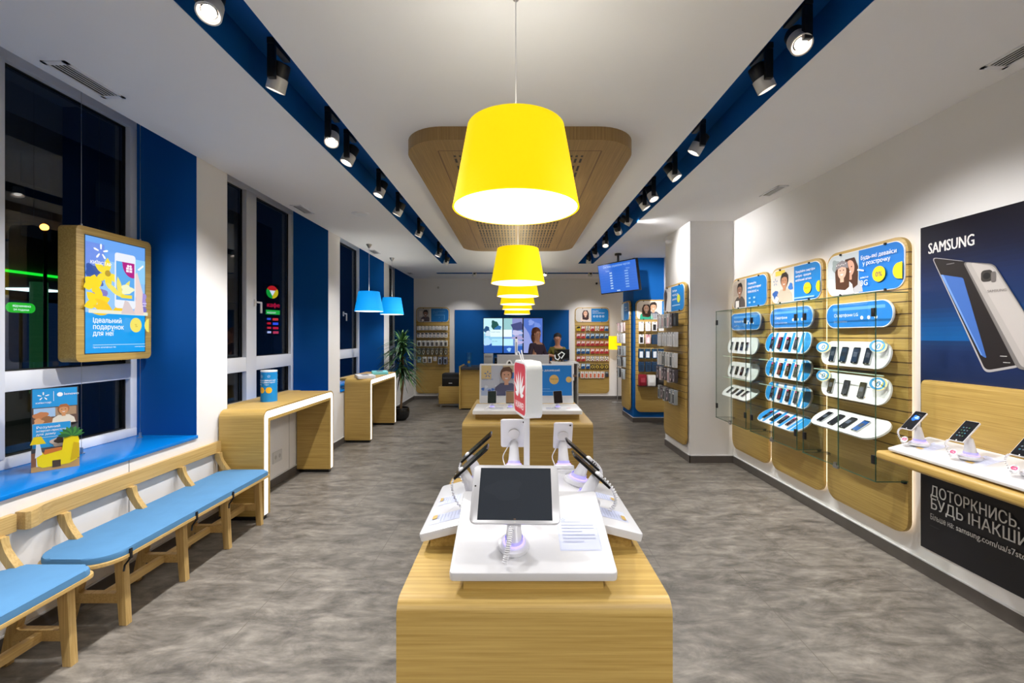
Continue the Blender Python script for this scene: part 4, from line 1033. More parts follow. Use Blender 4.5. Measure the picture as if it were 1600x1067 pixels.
panel('narrow oak display panel on the side of the blue pillar', T(2.18, 8.46, .2) @ RZ(-90) @ RX(90), .62, 2.07, hS, halo=False)

# ------------------------------------------------------------------ capsule trays with dummy phones
def tray(label, M, w, h, deco=None, colr=WLAC_LIT, back='bracket'):
    t = thing('display_tray', label, 'display tray', M, None)
    m = MB(); m.prism(rrect(w, h, h*.48, 10), -.014, 0, colr, bev=.004); m.build('board', t)
    m = MB()
    for x in (-w*.28, w*.28): m.box(x-.012, x+.012, -.01, .01, -.06, -.014, GREYM)
    m.build(back, t)
    p = Print(.0006, gap=.0003)
    if deco: deco(p, w, h); p.build('print', t)
    return t
def d_stripes(p, w, h):
    p.poly(rrect(w-.012, h-.012, h*.46, 10), 'eef0f4')
    e = w/2-.006; 
    for s_ in (-1, 1):
        P = [q for q in rrect(w-.012, h-.012, h*.46, 10) if q[0]*s_ > w/2-h*.5]
        P.sort(key=lambda q: math.atan2(q[1], (q[0]*s_-(w/2-h*.5)))); p.poly(P if s_ > 0 else P, '1c94dc')
    for i in range(4):
        x = -w*.36+i*w*.19+w*.06
        p.poly([(x, -h/2+.008), (x+w*.055, -h/2+.008), (x+w*.075, h/2-.008), (x+w*.02, h/2-.008)], '1c94dc')
def d_blue(txts):
    def f(p, w, h):
        p.poly(rrect(w-.012, h-.012, h*.46, 10), '2a84d8')
        p.rect(-w*.38, h*.2, w*.4, h*.32, '6ab0ec')
        p.text(txts[0], -w*.36, -.01, .036, 'ffffff', .01).text(txts[1], -w*.36, -h*.28, .022, 'cfe6fa')
        for i in range(3): p.circ(w*.08+i*w*.1, -h*.12, .014, 'ffffff')
    return f
def d_disc(p, w, h):
    p.circ(w*.2, -h*.3, .008, 'd8b030', n=3).circ(-w*.12, -h*.3, .008, 'd8b030', n=3)
def tag_pink(p, w, h): p.circ(w*.3, h*.42, .012, 'e03870')
FC = {'A': 5.04, 'B': 4.21, 'C': 3.385}
PN = {'A': 'left', 'B': 'middle', 'C': 'right'}
PHC = ['1c1c20', '24262c', '30343c', '401820', '283038', '161618', '3a3e44', '502028']
def rowset(k, z, tilt, w, h, n, deco, rowname, x0=-.2, dx=.125, ps=(.052, .105), cols=None, off=.13, pink=False, body=BLKG, py=-.01):
    M = FR(FC[k], z, off, tilt)
    tray('%s capsule tray with %d phones in the %s glass case' % (rowname, n, PN[k]), M, w, h, deco)
    for i in range(n):
        Q = M @ T(x0+i*dx, py, .002)
        cc = (cols or PHC)[i % len(cols or PHC)]
        def dk(p, w_, h_, i=i):
            p.rect(-w_*.3, -h_*.1, w_*.3, h_*.2, ('4c5460', '2c3038', '586070', '484c58')[i % 4])
            if pink: p.circ(-w_*.2, h_*.4, w_*.22, 'e04080')
            p.rect(-w_*.12, -h_*.455, w_*.12, -h_*.43, '80848c')
        device('%s phone from the left on the %s tray of the %s case' % (ORD[i], rowname, PN[k]), Q, ps[0], ps[1], .009, body=body if i % 3 else SILV, screen=cc, bez=(.003, .01), deco=dk, group='dummy phones in the glass cases')
def head_tray(k, z, txt, w=.66, h=.2): tray('blue header capsule tray at the top of the %s glass case' % PN[k], FR(FC[k], z, .1, 0), w, h, d_blue(txt))
head_tray('A', 1.77, ('Кнопкові телефони', 'від 299 грн')); head_tray('B', 1.78, ('Смартфони', 'на будь-який смак')); head_tray('C', 1.765, ('Смартфони LG', 'Ексклюзивно'))
rowset('A', 1.49, 12, .66, .19, 4, None, 'upper white', x0=-.22, dx=.115, ps=(.046, .1))
rowset('A', 1.2, 16, .66, .19, 4, None, 'middle white', x0=-.22, dx=.115, ps=(.046, .1), cols=['24262c', '30383c', '50201c', '30343c'])
rowset('A', .95, 52, .66, .2, 4, None, 'lowest white', x0=-.2, dx=.115, ps=(.046, .1), off=.16)
for z, nme in ((1.54, 'top striped'), (1.285, 'second striped'), (1.04, 'third striped')):
    rowset('B', z, 14, .7, .205, 4, d_stripes, nme, x0=-.22, dx=.125, ps=(.05, .12), pink=True, cols=['2c2428', '642838', '30282c', '303840'])
rowset('B', .8, 55, .7, .22, 4, d_stripes, 'lowest striped', x0=-.22, dx=.125, ps=(.05, .12), pink=True, off=.17)
NAVY = mat('navy_gloss', (24, 32, 52), .15)
rowset('C', 1.46, 14, .68, .2, 4, None, 'upper ringed', x0=-.2, dx=.12, ps=(.06, .125), cols=['202c3a', '26384c', '24344a', '1c2838'], body=NAVY)
rowset('C', 1.2, 15, .68, .2, 3, d_disc, 'middle ringed', x0=-.22, dx=.16, ps=(.056, .12), cols=['1c1c20', '40444c', '34383e'])
rowset('C', .93, 56, .7, .22, 4, None, 'lowest unringed', x0=-.23, dx=.125, ps=(.06, .13), cols=['22242a', '2c2e34', '30343a', '2458a0'], off=.17)
k = 0
for z, x, lab in ((1.47, -.285, 'left end of the upper tray'), (1.49, .27, 'right end of the upper tray'), (1.23, -.285, 'left end of the middle tray'), (1.22, .27, 'right end of the middle tray')):
    M = FR(FC['C'], z, .13, 15) @ T(x, .03, .035) @ RX(-10) @ RY(35)
    t = thing('price_wobbler', 'round zero percent disc at the %s, right case' % lab, 'price tag', M, None)
    m = MB(); m.cyl(.052, -.004, 0, WPLA, n=28); m.build('disc', t)
    p = Print(.0005); p.circ(0, 0, .05, 'f0e090').circ(-.006, 0, .046, '2494d0').circ(-.004, 0, .032, 'f4f4ec').text('0', 0, -.022, .062, '2494d0', .02, 'C', sx=.8).rect(.02, -.02, .026, .02, 'e8d840'); p.build('print', t)
    m = MB(); m.tube([(0, -.02, -.004), (0, -.04, -.03)], .002, WPLA); m.build('stem', t)
# glass display cases
for k, (ya, yb) in {'A': (5.39, 4.68), 'B': (4.6, 3.83), 'C': (3.76, 2.99)}.items():
    xf, xb = 2.475, 2.695; z0, z1 = .595, 1.905; g = .006
    t = thing('glass_case', 'glass display case over the %s panel on the right wall' % PN[k], 'display case', T(0, 0, 0))
    for a, b in ((yb, yb+g), (ya-g, ya)): m = MB(); m.box(xf, xb, a, b, z0+g, z1-g, CGLASS); m.build('side_pane', t)
    ym = (ya+yb)/2-.03
    for a, b in ((yb+g+.002, ym-.002), (ym+.002, ya-g-.002)):
        m = MB(); m.box(xf, xf+g, a, b, z0+g, z1-g, CGLASS); d_ = m.build('door_pane', t)
        m = MB(); m.box(xf-.0005, xf+g+.0005, a-.0015, a, z0+g, z1-g, GEDGE); m.box(xf-.0005, xf+g+.0005, b, b+.0015, z0+g, z1-g, GEDGE); m.build('pane_edge', d_)
        hy = a if a < ym-.1 else b
        s_ = 1 if a < ym-.1 else -1
        for hz in (z0+.12, z1-.17):
            m = MB(); m.box(xf-.006, xf+.012, min(hy, hy+s_*.03), max(hy, hy+s_*.03), hz, hz+.06, BLACK, bev=.002); m.build('hinge', d_)
    for z in (z0, z1-g):
        m = MB(); m.box(xf, xb, yb, ya, z, z+g, CGLASS); sp_ = m.build('top_pane' if z > 1 else 'bottom_pane', t)
        m = MB(); m.box(xf-.002, xf, yb, ya, z, z+g, GEDGE); m.box(xf, xb, yb-.002, yb, z, z+g, GEDGE); m.box(xf, xb, ya, ya+.002, z, z+g, GEDGE); m.build('glass_edge', sp_)
    for z in (1.375, 1.12) if k != 'C' else (1.34,):
        m = MB(); m.box(xf+.08, xb, yb+.03, ya-.03, z-.02, z-.014, CGLASS); sh = m.build('inner_shelf', t)
        m = MB(); m.box(xf+.078, xf+.08, yb+.03, ya-.03, z-.02, z-.014, mat('frosted_glass_edge', (205, 232, 205), .3)); m.build('shelf_edge', sh)
    m = MB(); m.cyl(.012, -.02, .02, SILV, T(xf-.006, ym+.02, z0+.01) @ RX(0)); m.box(xf-.02, xf, ym-.02, ym+.03, z0-.012, z0+.012, SILV, bev=.004)
    for yy in (ya-.02, yb+.02): m.box(xb-.02, xb, yy-.012, yy+.012, z0-.016, z0+.004, BLACK)
    m.build('lock', t)

# ------------------------------------------------------------------ dark phone poster and the long shelf
PW = 1.5; Yp = 2.95
t = thing('phone_poster', 'large dark blue wall poster with two big phones and white lettering', 'poster', T(WR, Yp, .18) @ RZ(-90) @ RX(90))
m = MB(); m.box(0, PW, 0, 2.15, .001, .006, C('10101a', rough=.3)); m.build('board', t)
p = Print(.0065, gap=.0005)
# smooth night gradient printed as fine bands
def lerp(a, b, t_): return tuple(int(a[i]+(b[i]-a[i])*t_) for i in range(3))
stops = [(1.12, (18, 34, 72)), (1.3, (20, 40, 84)), (1.36, (22, 52, 96)), (1.365, (10, 84, 150)), (1.45, (14, 78, 140)), (1.6, (16, 46, 92)), (1.75, (18, 40, 86)), (1.95, (16, 22, 48)), (2.15, (16, 17, 30))]
yb = 1.12
while yb < 2.148:
    for (a, ca), (b, cb) in zip(stops, stops[1:]):
        if a <= yb <= b: cc = lerp(ca, cb, (yb-a)/(b-a))
    y2 = min(2.15, yb+.03); p.b.add([(0, yb, p.z), (PW, yb, p.z), (PW, y2, p.z), (0, y2, p.z)], [[0, 1, 2, 3]], C('%02x%02x%02x' % cc, rough=.3)); yb = y2
p.z += .0005
p.text('SAMSUNG', .055, 1.965, .1, 'e0dedc', .022, W=.29)
# front phone (screen side), leaning
def quadp(P, c): p.poly(P, c)
def rp(P, r=.03, n=5):
    out = []
    for i in range(len(P)):
        a, b, c_ = Vector(P[i-1]).to_2d(), Vector(P[i]).to_2d(), Vector(P[(i+1) % len(P)]).to_2d()
        u = (a-b).normalized()*r; v = (c_-b).normalized()*r
        for q in range(n+1):
            t_ = q/n; out.append(tuple((b+u)*(1-t_)**2+b*2*t_*(1-t_)+(b+v)*t_*t_))
    return out
def pp(x, y):
    Y = WR*F/(x-VX); return (Yp-Y, EYE-(y-VY)*Y/F-.18)
def ext(a, b, t_): return (a[0]+(b[0]-a[0])*t_, a[1]+(b[1]-a[1])*t_)
tl, tr = pp(1457.5, 402), pp(1511, 408); bl, br = pp(1541, 583), pp(1598, 573)
p.poly(rp([tl, tr, br, bl], .035), 'a8a4a6').poly(rp([(tl[0]+.008, tl[1]-.006), (tr[0]+.01, tr[1]-.006), (br[0]-.004, br[1]+.012), (bl[0]+.004, bl[1]+.016)], .03), '1c1618')
s0, s1, s2_, s3 = pp(1472, 429), pp(1507, 434), pp(1544, 560), pp(1535, 555)
p.poly(rp([s0, s1, s2_, s3], .012), '3c66b0').poly(rp([s0, (s0[0]+.018, s0[1]-.004), (s3[0]+.008, s3[1]), s3], .004), '6c94d4')
q0 = pp(1486, 412); p.rect(q0[0]-.02, q0[1]-.004, q0[0]+.03, q0[1]+.002, '6a6668')
q0 = pp(1570, 557); p.rect(q0[0]-.015, q0[1], q0[0]+.02, q0[1]+.004, 'b8b4b4'); q0 = pp(1575, 567); p.rect(q0[0]-.015, q0[1], q0[0]+.02, q0[1]+.004, 'b8b4b4')
b0, b1, b2, b3 = pp(1507, 409), pp(1556, 412), pp(1600, 481), pp(1593, 577)
tr2 = ext(b1, b2, 3.3); bl2 = b3; br2 = (b3[0]+(tr2[0]-bl2[0])*.75, b3[1]-.03)
p.poly(rp([b0, b1, ext(b1, b2, 2.3), b3], .03), '74706e').poly(rp([(b0[0]+.012, b0[1]-.004), (b1[0]-.003, b1[1]-.008), ext(b1, b2, 2.26), (b3[0]+.02, b3[1]+.01)], .028), 'aaa4a0')
p.poly(rp([(b0[0]+.045, b0[1]-.01), (b1[0]-.012, b1[1]-.014), ext(b1, b2, 2.2), (b3[0]+.055, b3[1]+.02)], .025), 'b6b0ac')
c0 = pp(1545, 431); p.poly(rrect(.062, .068, .02, 5, *c0), '3a3634').poly(circ(.02, 20, *c0), '16161a')
c0 = pp(1556, 432.5); p.poly(rrect(.026, .062, .01, 4, *c0), '6a6462'); c0 = pp(1561, 456); p.text('SAMSUNG', c0[0], c0[1], .022, '86807c', .02, 'C')
p.text('ДОТОРКНИСЬ.', .077, .37, .098, 'd8d8d8', .01, W=.51).text('БУДЬ ІНАКШИМ.', .077, .285, .098, 'd8d8d8', .01, W=.64)
p.text('Більше на:', .077, .215, .052, 'c8c8c8', 0, W=.155).text('samsung.com/ua/s7store', .246, .215, .052, 'd8d8d8', .012, W=.41)
p.rect(.077, .17, .14, .174, '38383c')
p.build('print', t)
SZ_ = .845
t = thing('ledge_shelf', 'long oak wall shelf with an oak backboard in front of the dark poster', 'shelf', T(WR, 2.9, SZ_))
m = MB(); m.box(-.36, -.05, -1.5, 0, -.06, 0, OAKY, bev=.02, seg=4); m.build('shelf_board', t)
m = MB(); m.prism(rrect(1.5, .525, (.0, .0, .03, .03), 5, .75, .2035), .012, .05, OAKY, RZ(-90) @ RX(90), bev=.004)
m.build('backboard', t)
BM = T(2.42, 2.84, .873) @ RZ(-90) @ RX(math.degrees(math.atan2(.075, .28)))
t = plate('long white sloped plate lying on the oak wall shelf', BM @ T(.7, 0, 0), 1.4, .285, th=.016, notes=[(-.6, .08, -.5, .22), (-.3, .08, -.2, .22), (0.02, .08, .12, .22)])
m = MB(); m.box(-.66, .66, .02, .26, -.045, -.016, OAKX, M=RX(0)); m.build('riser', t)
for i, y in enumerate((2.755, 2.445, 2.14)):
    B = BM @ T(2.84-y, .14, 0) @ RX(-15)
    stand('white lit alarm stand under the %s phone of the oak wall shelf' % ('left', 'middle', 'right')[i], B, (0, -.015, .12), cord=coil((0, -.04, .1), (-.08, -.12, .12), (-.03, -.08, .01), r=.004, turns=16), s=1.0)
    Q = T(2.515, y-.01, 1.062) @ RZ(-86) @ RX(45)
    device('%s phone on the oak wall shelf' % ('left', 'middle', 'right')[i]+(' with a lit blue screen picture' if i == 0 else ' with a dark screen beside the poster edge' if i == 1 else ' cut by the picture edge'), Q, .074, .15, .009, body=WPLA, screen='14161c', bez=(.003, .014),
           deco=(lambda p, w, h: p.blob(.0, .02, .022, '2a6ad0', seed=3).blob(.005, .025, .012, 'a0c8f0', seed=5)) if i == 0 else (lambda p, w, h: [p.rect(-.02+.015*a, -.04+.02*b, -.012+.015*a, -.032+.02*b, ('3c6878', '586068', '406048')[(a+b) % 3]) for a in range(3) for b in range(4)]))
    t = thing('price_wobbler', 'pink spotted price disc at the %s phone of the wall shelf' % ('left', 'middle', 'right')[i], 'price tag', B @ T(-.035, -.08, .0) @ RX(60))
    m = MB(); m.cyl(.024, 0, .002, WPLA, T(0, .03, 0), 24); m.box(-.001, .001, 0, .01, 0, .002, WPLA); m.build('disc', t)
    p = Print(.0024); p.poly(rrect(.03, .018, .008, 4, 0, .034), 'e02878').text('-10%', 0, .03, .01, 'ffffff', .02, 'C'); p.build('print', t)

# ------------------------------------------------------------------ small packs hanging on the panels
def proto_pack(kind, w, h, dpt, c1, c2, c3):
    """origin at the hook hole; hangs down"""
    t = thing('accessory_pack', 'x', 'hanging pack', I4)
    m = MB(); m.prism(rrect(w, h, .006, 2, 0, -h/2+.015), -dpt/2, dpt/2, C(c1), bev=.002); m.build('card', t)
    p = Print(dpt/2+.0006)
    if kind == 'case':
        p.rect(-w*.36, -h*.86, w*.36, -h*.12, c2, .008).rect(-w*.3, -h*.82, w*.3, -h*.2, c3, .005)
        p.circ(-w*.2, -h*.2, .004, '202020', n=8)
    elif kind == 'ear':
        p.rect(-w*.4, -h*.2, w*.4, -h*.02, c2).circ(0, -h*.52, w*.24, c3).circ(0, -h*.52, w*.14, c1)
    elif kind == 'cable':
        p.circ(0, -h*.5, w*.38, c2, h*.3).circ(0, -h*.5, w*.22, c1, h*.18).rect(-w*.1, -h*.86, w*.1, -h*.68, c3)
    elif kind == 'flag':
        p.poly([(-w*.45, -h*.1), (w*.45, .0), (w*.4, -h*.35), (-w*.45, -h*.5)], c2).blob(0, -h*.55, w*.28, c3, seed=3)
    p.rect(-w*.4, -.006, w*.4, .006, c2).circ(0, .0, .004, '18181a', n=8)
    p.build('print', t)
    return t
PROTO = {}
def pack(spec, M, label, group):
    if spec not in PROTO:
        o = proto_pack(*spec); o.matrix_basis = M; o['label'] = label; o['group'] = group; PROTO[spec] = o; return o
    return dup(PROTO[spec], M, label, group)
hookme = None
def hook(panelobj, x, y, L=.12):
    global hookme
    if hookme is None:
        m = MB(); m.tube([(0, 0, .05), (0, 0, .17), (0, .006, .178)], .0025, SILV, n=5); m.box(-.006, .006, -.008, .012, .17, .173, BLACK)
        o = m.build('hook', panelobj, M=T(x, y, 0)); hookme = o.data
    else:
        o = bpy.data.objects.new('hook', hookme); col.objects.link(o); o.parent = panelobj; o.matrix_basis = T(x, y, 0)
PNL = {o['label']: o for o in bpy.data.objects if o.name.startswith('slatwall_panel')}
def P_(s): return [o for k, o in PNL.items() if s in k][0]
def rows(pn, name, spec_rows, xs, group, z0, offz=.1, words='pack'):
    o = P_(pn); M0 = o.matrix_basis.copy()
    for r, (z, specs, lab) in enumerate(spec_rows):
        n = len(specs); W = xs
        for i, sp in enumerate(specs):
            x = -W/2+W*(i+.5)/n
            y = z-z0
            hook(o, x, y)
            pack(sp, M0 @ T(x, y-.004, offz+random.uniform(-.004, .012)) @ RZ(random.uniform(-1.5, 1.5)) @ RY(random.uniform(-5, 5)), '%s, %s in %s row of %s' % (lab[i] if isinstance(lab, list) else lab, ORD[i], ORD[r], name), group)
WH = ('ear', .078, .105, .02, 'f0eeec', 'd8d4d0', '6a6a6e'); WH2 = ('ear', .085, .12, .02, 'ece8e8', '2c2c30', '303034'); WH3 = ('case', .1, .15, .02, 'eeeeea', 'e0e0dc', '54504c')
CB = ('cable', .09, .17, .012, '5a5a54', 'b0a890', 'e8e0c8'); DK = ('case', .11, .19, .025, '2c4480', 'e8ecf0', '303440'); BG = ('ear', .09, .14, .02, '9ab0c8', '304878', 'e8e8ea')
rows('far left oak', 'the far left panel', [(1.84, [WH]*9, 'small white boxed accessory pack'), (1.67, [WH2]*8, 'white boxed pack with dark window'), (1.48, [WH3]*7, 'large white blister pack'), (1.29, [CB]*7, 'grey cable pack'),
     (1.07, [BG, WH3, WH3, WH, DK, DK], ['blue-grey pack', 'white phone pack', 'white phone pack', 'small white pack', 'navy blue pack', 'navy blue pack'])], .78, 'packs on the far left back panel', .16)
RD = ('flag', .095, .125, .02, 'c83c44', 'e8d8d8', 'a02838'); BU = ('flag', .095, .125, .02, '1c5c9c', 'c8dcec', '123c70'); YE = ('flag', .095, .12, .02, 'e8c820', '2c2820', 'c8a818'); WT = ('cable', .09, .12, .02, 'ece8e4', '282420', 'c03038')
OR = ('case', .085, .165, .02, 'e8e4e0', 'f4f0ee', 'd06a40'); KG = ('ear', .085, .13, .02, '3c4450', 'a8b0b8', '202428'); YB = ('cable', .1, .13, .02, '3a3428', 'd8b83c', 'a89040')
NM = {RD: 'red card pack', BU: 'blue card pack', YE: 'yellow card pack', WT: 'white card pack', OR: 'white and orange pack', KG: 'dark grey pack', YB: 'black and yellow pack'}
def mk(z, L): return (z, L, [NM[s] for s in L])
rows('right of the blue field', 'the right back panel', [mk(1.84, [YE, RD, WT, RD, WT, RD, BU]), mk(1.655, [RD, RD, BU, BU, BU, BU, BU]), mk(1.47, [RD]*7), mk(1.275, [BU, BU, BU, RD, RD, RD, RD]), mk(1.085, [RD, RD, WT, WT, WT, WT, WT]),
     mk(.9, [WT, BU, BU, YB, YB, YB, YB]), mk(.7, [KG, OR, OR, OR, OR, OR, OR, KG])], .82, 'card packs on the right back panel', .16)
C1 = ('case', .09, .17, .03, 'e4e2e0', 'f0f0f0', 'd8d4d0'); C2 = ('case', .09, .17, .03, 'e4e2e0', 'e8e8ea', '1c1c20'); C3 = ('case', .1, .18, .03, '20405e', '2c5c80', 'e0e4ea'); C4 = ('case', .1, .18, .04, '1a3454', '204868', '1c3048'); C5 = ('case', .09, .17, .03, 'd8c0c0', 'd86878', 'f0e0e4')
C6 = ('case', .09, .17, .03, '30343a', '20242c', '484c54'); C7 = ('case', .09, .17, .03, '8cb8d8', 'd8ecf8', '70a0c8')
NM.update({C1: 'white phone case pack', C2: 'phone case pack with black window', C3: 'blue framed phone case pack', C4: 'dark navy phone case pack', C5: 'pink phone case pack', C6: 'black phone case pack', C7: 'light blue phone case pack'})
rows('front of the blue pillar', 'the blue pillar front', [mk(1.85, [C1, C1, C2, C1, C1]), mk(1.62, [C2, C5, C4, C7, C7]), mk(1.36, [C3, C3, C3, C4, C4]), mk(1.12, [C4, C4, C4, C4, C4])], .6, 'phone case packs on the blue pillar', .2, offz=.12)
S1 = ('case', .08, .19, .045, 'd8d4d4', 'e8e4e6', 'c4a0a8'); S2 = ('case', .08, .19, .045, '9aa0a4', 'e0e0e4', '383c40'); S3 = ('case', .08, .19, .045, 'e0e0e2', 'f4f4f4', 'd0d0d4'); S4 = ('cable', .09, .17, .045, '484048', 'b0a8b0', 'e8d0d8')
NM.update({S1: 'pinkish clear case pack', S2: 'grey clear case pack', S3: 'white clear case pack', S4: 'dark cord pack'})
rows('side of the blue pillar', 'the blue pillar side', [mk(1.85, [C5, C5, S1, C5]), mk(1.64, [S1, S1, S3, S3]), mk(1.4, [S2, S2, S2, S2]), mk(1.19, [S2, S2, C6, S2]), mk(.96, [S2, C6, S2, S2])], .56, 'case packs on the side of the blue pillar', .2, offz=.13)
rows('side of the near white', 'the white pillar panel', [mk(1.89, [S1, S3, S1, S2, S1, S4, C6]), mk(1.64, [S3]*7), mk(1.37, [S3, S3, S2, S3, S3, S2, S3]), mk(1.16, [S4, S1, S4, S4, S1, S4, S4]), mk(.89, [S2, S4, S2, S4, S2, S2])], .72, 'clear packs on the near white pillar panel', .2, offz=.14)
# boxes on a shelf of the blue pillar panel
Mq = P_('front of the blue pillar').matrix_basis.copy()
t = thing('panel_shelf', 'dark shelf board under the hanging cases on the blue pillar', 'shelf', Mq @ T(0, .5, .05)); m = MB(); m.box(-.3, .3, -.015, 0, 0, .2, mat('smoked_shelf', (60, 50, 40), .2)); m.build('board', t)
for i, (x, w_, h_, c, n_) in enumerate(((-.22, .13, .2, '8a1428', 'dark red box on the shelf of the blue pillar'), (-.06, .14, .19, 'e4e2e0', 'white box on the shelf of the blue pillar'), (.12, .17, .2, '201c1c', 'black box on the shelf of the blue pillar'))):
    t = thing('gadget_box', n_, 'box', Mq @ T(x, .5, .12)); m = MB(); m.box(-w_/2, w_/2, 0, h_, -.05, .05, C(c), bev=.003); m.build('carton', t)
    p = Print(.0506); p.rect(-w_*.3, h_*.3, w_*.3, h_*.7, ('b04050', 'f4f4f4', '3c3838')[i]); p.build('print', t)

# ------------------------------------------------------------------ back of the shop
for i, x in enumerate((-.572, -.07, .432)):
    t = thing('wall_screen', '%s portrait screen of the video wall on the blue field' % ('left', 'middle', 'right')[i], 'screen', T(x, WB-.02, 1.16) @ RX(90), 'video wall screens')
    m = MB(); m.prism(rrect(.498, .9, .004, 2, 0, .45), 0, .06, BLKG); m.build('housing', t)
    p = Print(.0606, glow=1.05); p.rect(-.236, .015, .236, .885, ('88c0e0', '6a90cc', '4860a8')[i])
    if i == 0:
        p.rect(-.236, .5, .236, .885, 'bce4ee').rect(-.236, .015, .236, .25, '1c50a0').blob(.04, .72, .09, '18504c', seed=3, ry=1.2).blob(-.16, .6, .08, '1c4c78', seed=5).blob(.13, .62, .08, '2c6ca4', seed=6).blob(-.12, .5, .07, 'c8d8e4', seed=9).blob(-.14, .3, .1, 'a8d0ec', seed=7)
        p.rect(-.07, .42, .236, .6, 'd8f0f4').rect(-.03, .2, .236, .37, 'a8dcf0').text('Новий тариф', -.05, .53, .035, '386080').text('для тебе', -.02, .3, .03, '386080')
    elif i == 1:
        p.rect(-.236, .6, -.02, .885, '90c0c4').rect(-.02, .6, .236, .885, '8088c0').poly([(-.06, .73), (.2, .8), (.236, .74), (.236, .6), (.02, .56)], '3c4478').blob(.1, .52, .13, 'b8b8dc', seed=3, ry=.5).blob(.12, .4, .14, 'a098c4', seed=5, ry=.4).blob(.14, .28, .11, 'b0a8d4', seed=8, ry=.5)
        p.rect(-.236, .42, -.03, .6, 'e0f4f4').rect(-.236, .2, .0, .37, 'b4e4f0').rect(-.236, .015, .236, .19, '2458b0').blob(-.1, .1, .05, '90c0e8', seed=2)
    else:
        p.poly([(-.236, .885), (.236, .885), (.236, .3), (-.1, .015), (-.236, .015)], '4a6cc0').poly([(-.236, .7), (-.1, .5), (.0, .2), (-.1, .015), (-.236, .015)], '8c98d0').blob(.1, .7, .08, '6c88d0', seed=3).blob(-.05, .78, .07, '7c94d8', seed=4)
    p.build('lit_picture', t)
# ceiling TV
t = thing('ceiling_television', 'tilted flat television with a blue table picture hanging by the blue pillar', 'television', T(1.78, 7.62, 2.63) @ RZ(-58) @ RX(90+10))
m = MB(); m.prism(rrect(.92, .54, .01, 3), -.05, 0, BLKG, bev=.003); m.box(-.15, .15, -.1, .1, -.09, -.05, BLACK); m.build('housing', t)
p = Print(.0006, glow=.85); p.rect(-.448, -.252, .448, .252, '1668d8')
p.text('Система управління чергою', 0, .19, .055, 'a8ccf8', .01, 'C', sx=.85).text('Талон', -.28, .12, .035, 'a8ccf8').text('Каса', .22, .12, .035, 'a8ccf8')
for i in range(7): p.rect(-.18, .08-.045*i, -.12, .1-.045*i, 'c0dcf8').rect(.18, .08-.045*i, .26, .1-.045*i, '88b4f0').rect(-.42, .07-.045*i, .42, .072-.045*i, '3c84e4')
p.rect(-.04, -.24, .04, -.22, 'c0dcf8'); p.build('lit_screen', t)
ti = t.matrix_basis.inverted(); m = MB(); a = ti @ Vector((1.80, 7.66, 2.65)); b = ti @ Vector((1.80, 7.66, H)); m.tube([a, b], .02, BLACK); m.cyl(.06, -.03, 0, BLACK, ti @ T(1.80, 7.66, H)); m.build('ceiling_mount', t)
# reception desk
t = thing('reception_desk', 'oak reception desk with a dark top and light grey privacy screen', 'desk', T(-1.22, 9.35, 0))
m = MB(); m.box(0, .03, .0, .75, .03, .95, OAKZ); m.box(.03, 1.95, .1, .13, .03, .87, OAKX); m.box(1.92, 1.95, .0, .75, .03, .87, OAKZ); m.build('body', t)
m = MB(); m.box(.03, 1.92, .02, .75, .87, .93, DGREY, bev=.003); m.build('worktop', t)
m = MB(); m.box(.05, 1.9, .12, .7, 0, .03, BLACK); m.build('plinth', t)
m = MB(); m.box(.82, 1.93, -.03, -.005, .55, 1.19, mat('screen_grey', (176, 176, 180), .6)); m.build('privacy_screen', t)
m = MB(); m.box(.815, 1.935, -.035, 0, 1.19, 1.2, WPLA); m.build('screen_rim', t)
for s_, x in ((1, 1.08), (1, 1.3)):
    p = Print(.0006)
    p.circ(x, .32, .075, 'f4f4f6', .12, 20).circ(x, .34, .035, '1c1c20', .07, 12).rect(x-.07, .24, x+.07, .28, 'f4f4f6', .01)
    p.build('mouse_sticker', t, T(0, -.031, .65) @ RX(90))
t = thing('side_counter', 'pale high side counter at the right of the reception desk', 'counter', T(.76, 9.3, 0))
m = MB(); m.box(0, .58, 0, .5, 1.01, 1.04, WLAC); m.box(.55, .58, .02, .5, 0, 1.01, C('a8a49c')); m.box(0, .55, .45, .48, .1, .6, C('20242c')); m.box(0, .03, .02, .5, 0, 1.01, C('a8a49c')); m.build('frame', t)
m = MB(); m.box(.03, .55, .05, .45, .72, .75, C('70523c')); m.build('lower_shelf', t)
t = thing('drawer_cabinet', 'low oak drawer cabinet on castors left of the reception desk', 'cabinet', T(-1.73, 9.75, 0))
m = MB(); m.box(0, .49, 0, .45, .08, .47, OAKX, bev=.004); m.build('body', t)
m = MB(); m.box(.01, .48, -.015, -.001, .09, .46, OAKX, bev=.003); dr = m.build('drawer_front', t)
m = MB(); m.box(-.02, -.005, .03, .2, .2, .32, SILV, bev=.003); m.build('handle', t)
for x in (.04, .45):
    for y in (.05, .4): m = MB(); m.cyl(.028, -.01, .01, LGREY, T(x, y, .03) @ RY(90), 14); m.box(x-.008, x+.008, y-.008, y+.008, .04, .08, SILV); m.build('castor', t)
m = MB(); m.box(.03, .46, .01, .03, .045, .06, SILV); m.build('rail', t)
t = thing('printer', 'black office printer on top of the low drawer cabinet', 'printer', T(-1.66, 9.78, .471))
m = MB(); m.box(0, .4, 0, .38, 0, .28, BLACK, bev=.012); m.build('body', t)
m = MB(); m.box(.02, .38, -.004, .0, .17, .2, C('3a3a3e')); m.build('paper_slot', t)
p = Print(.001); p.rect(.15, .06, .23, .08, 'd0d4d8', .004).rect(.06, .15, .34, .152, '2a2a2e'); p.build('badge', t, T(0, 0, 0) @ RX(90))
t = thing('promo_pillar', 'small blue cardboard cone with yellow dot on the reception desk end', 'promo cylinder', T(-1.03, 9.6, .93))
m = MB(); m.cyl(.05, 0, .3, C('0c5c9c')); m.build('tube', t)
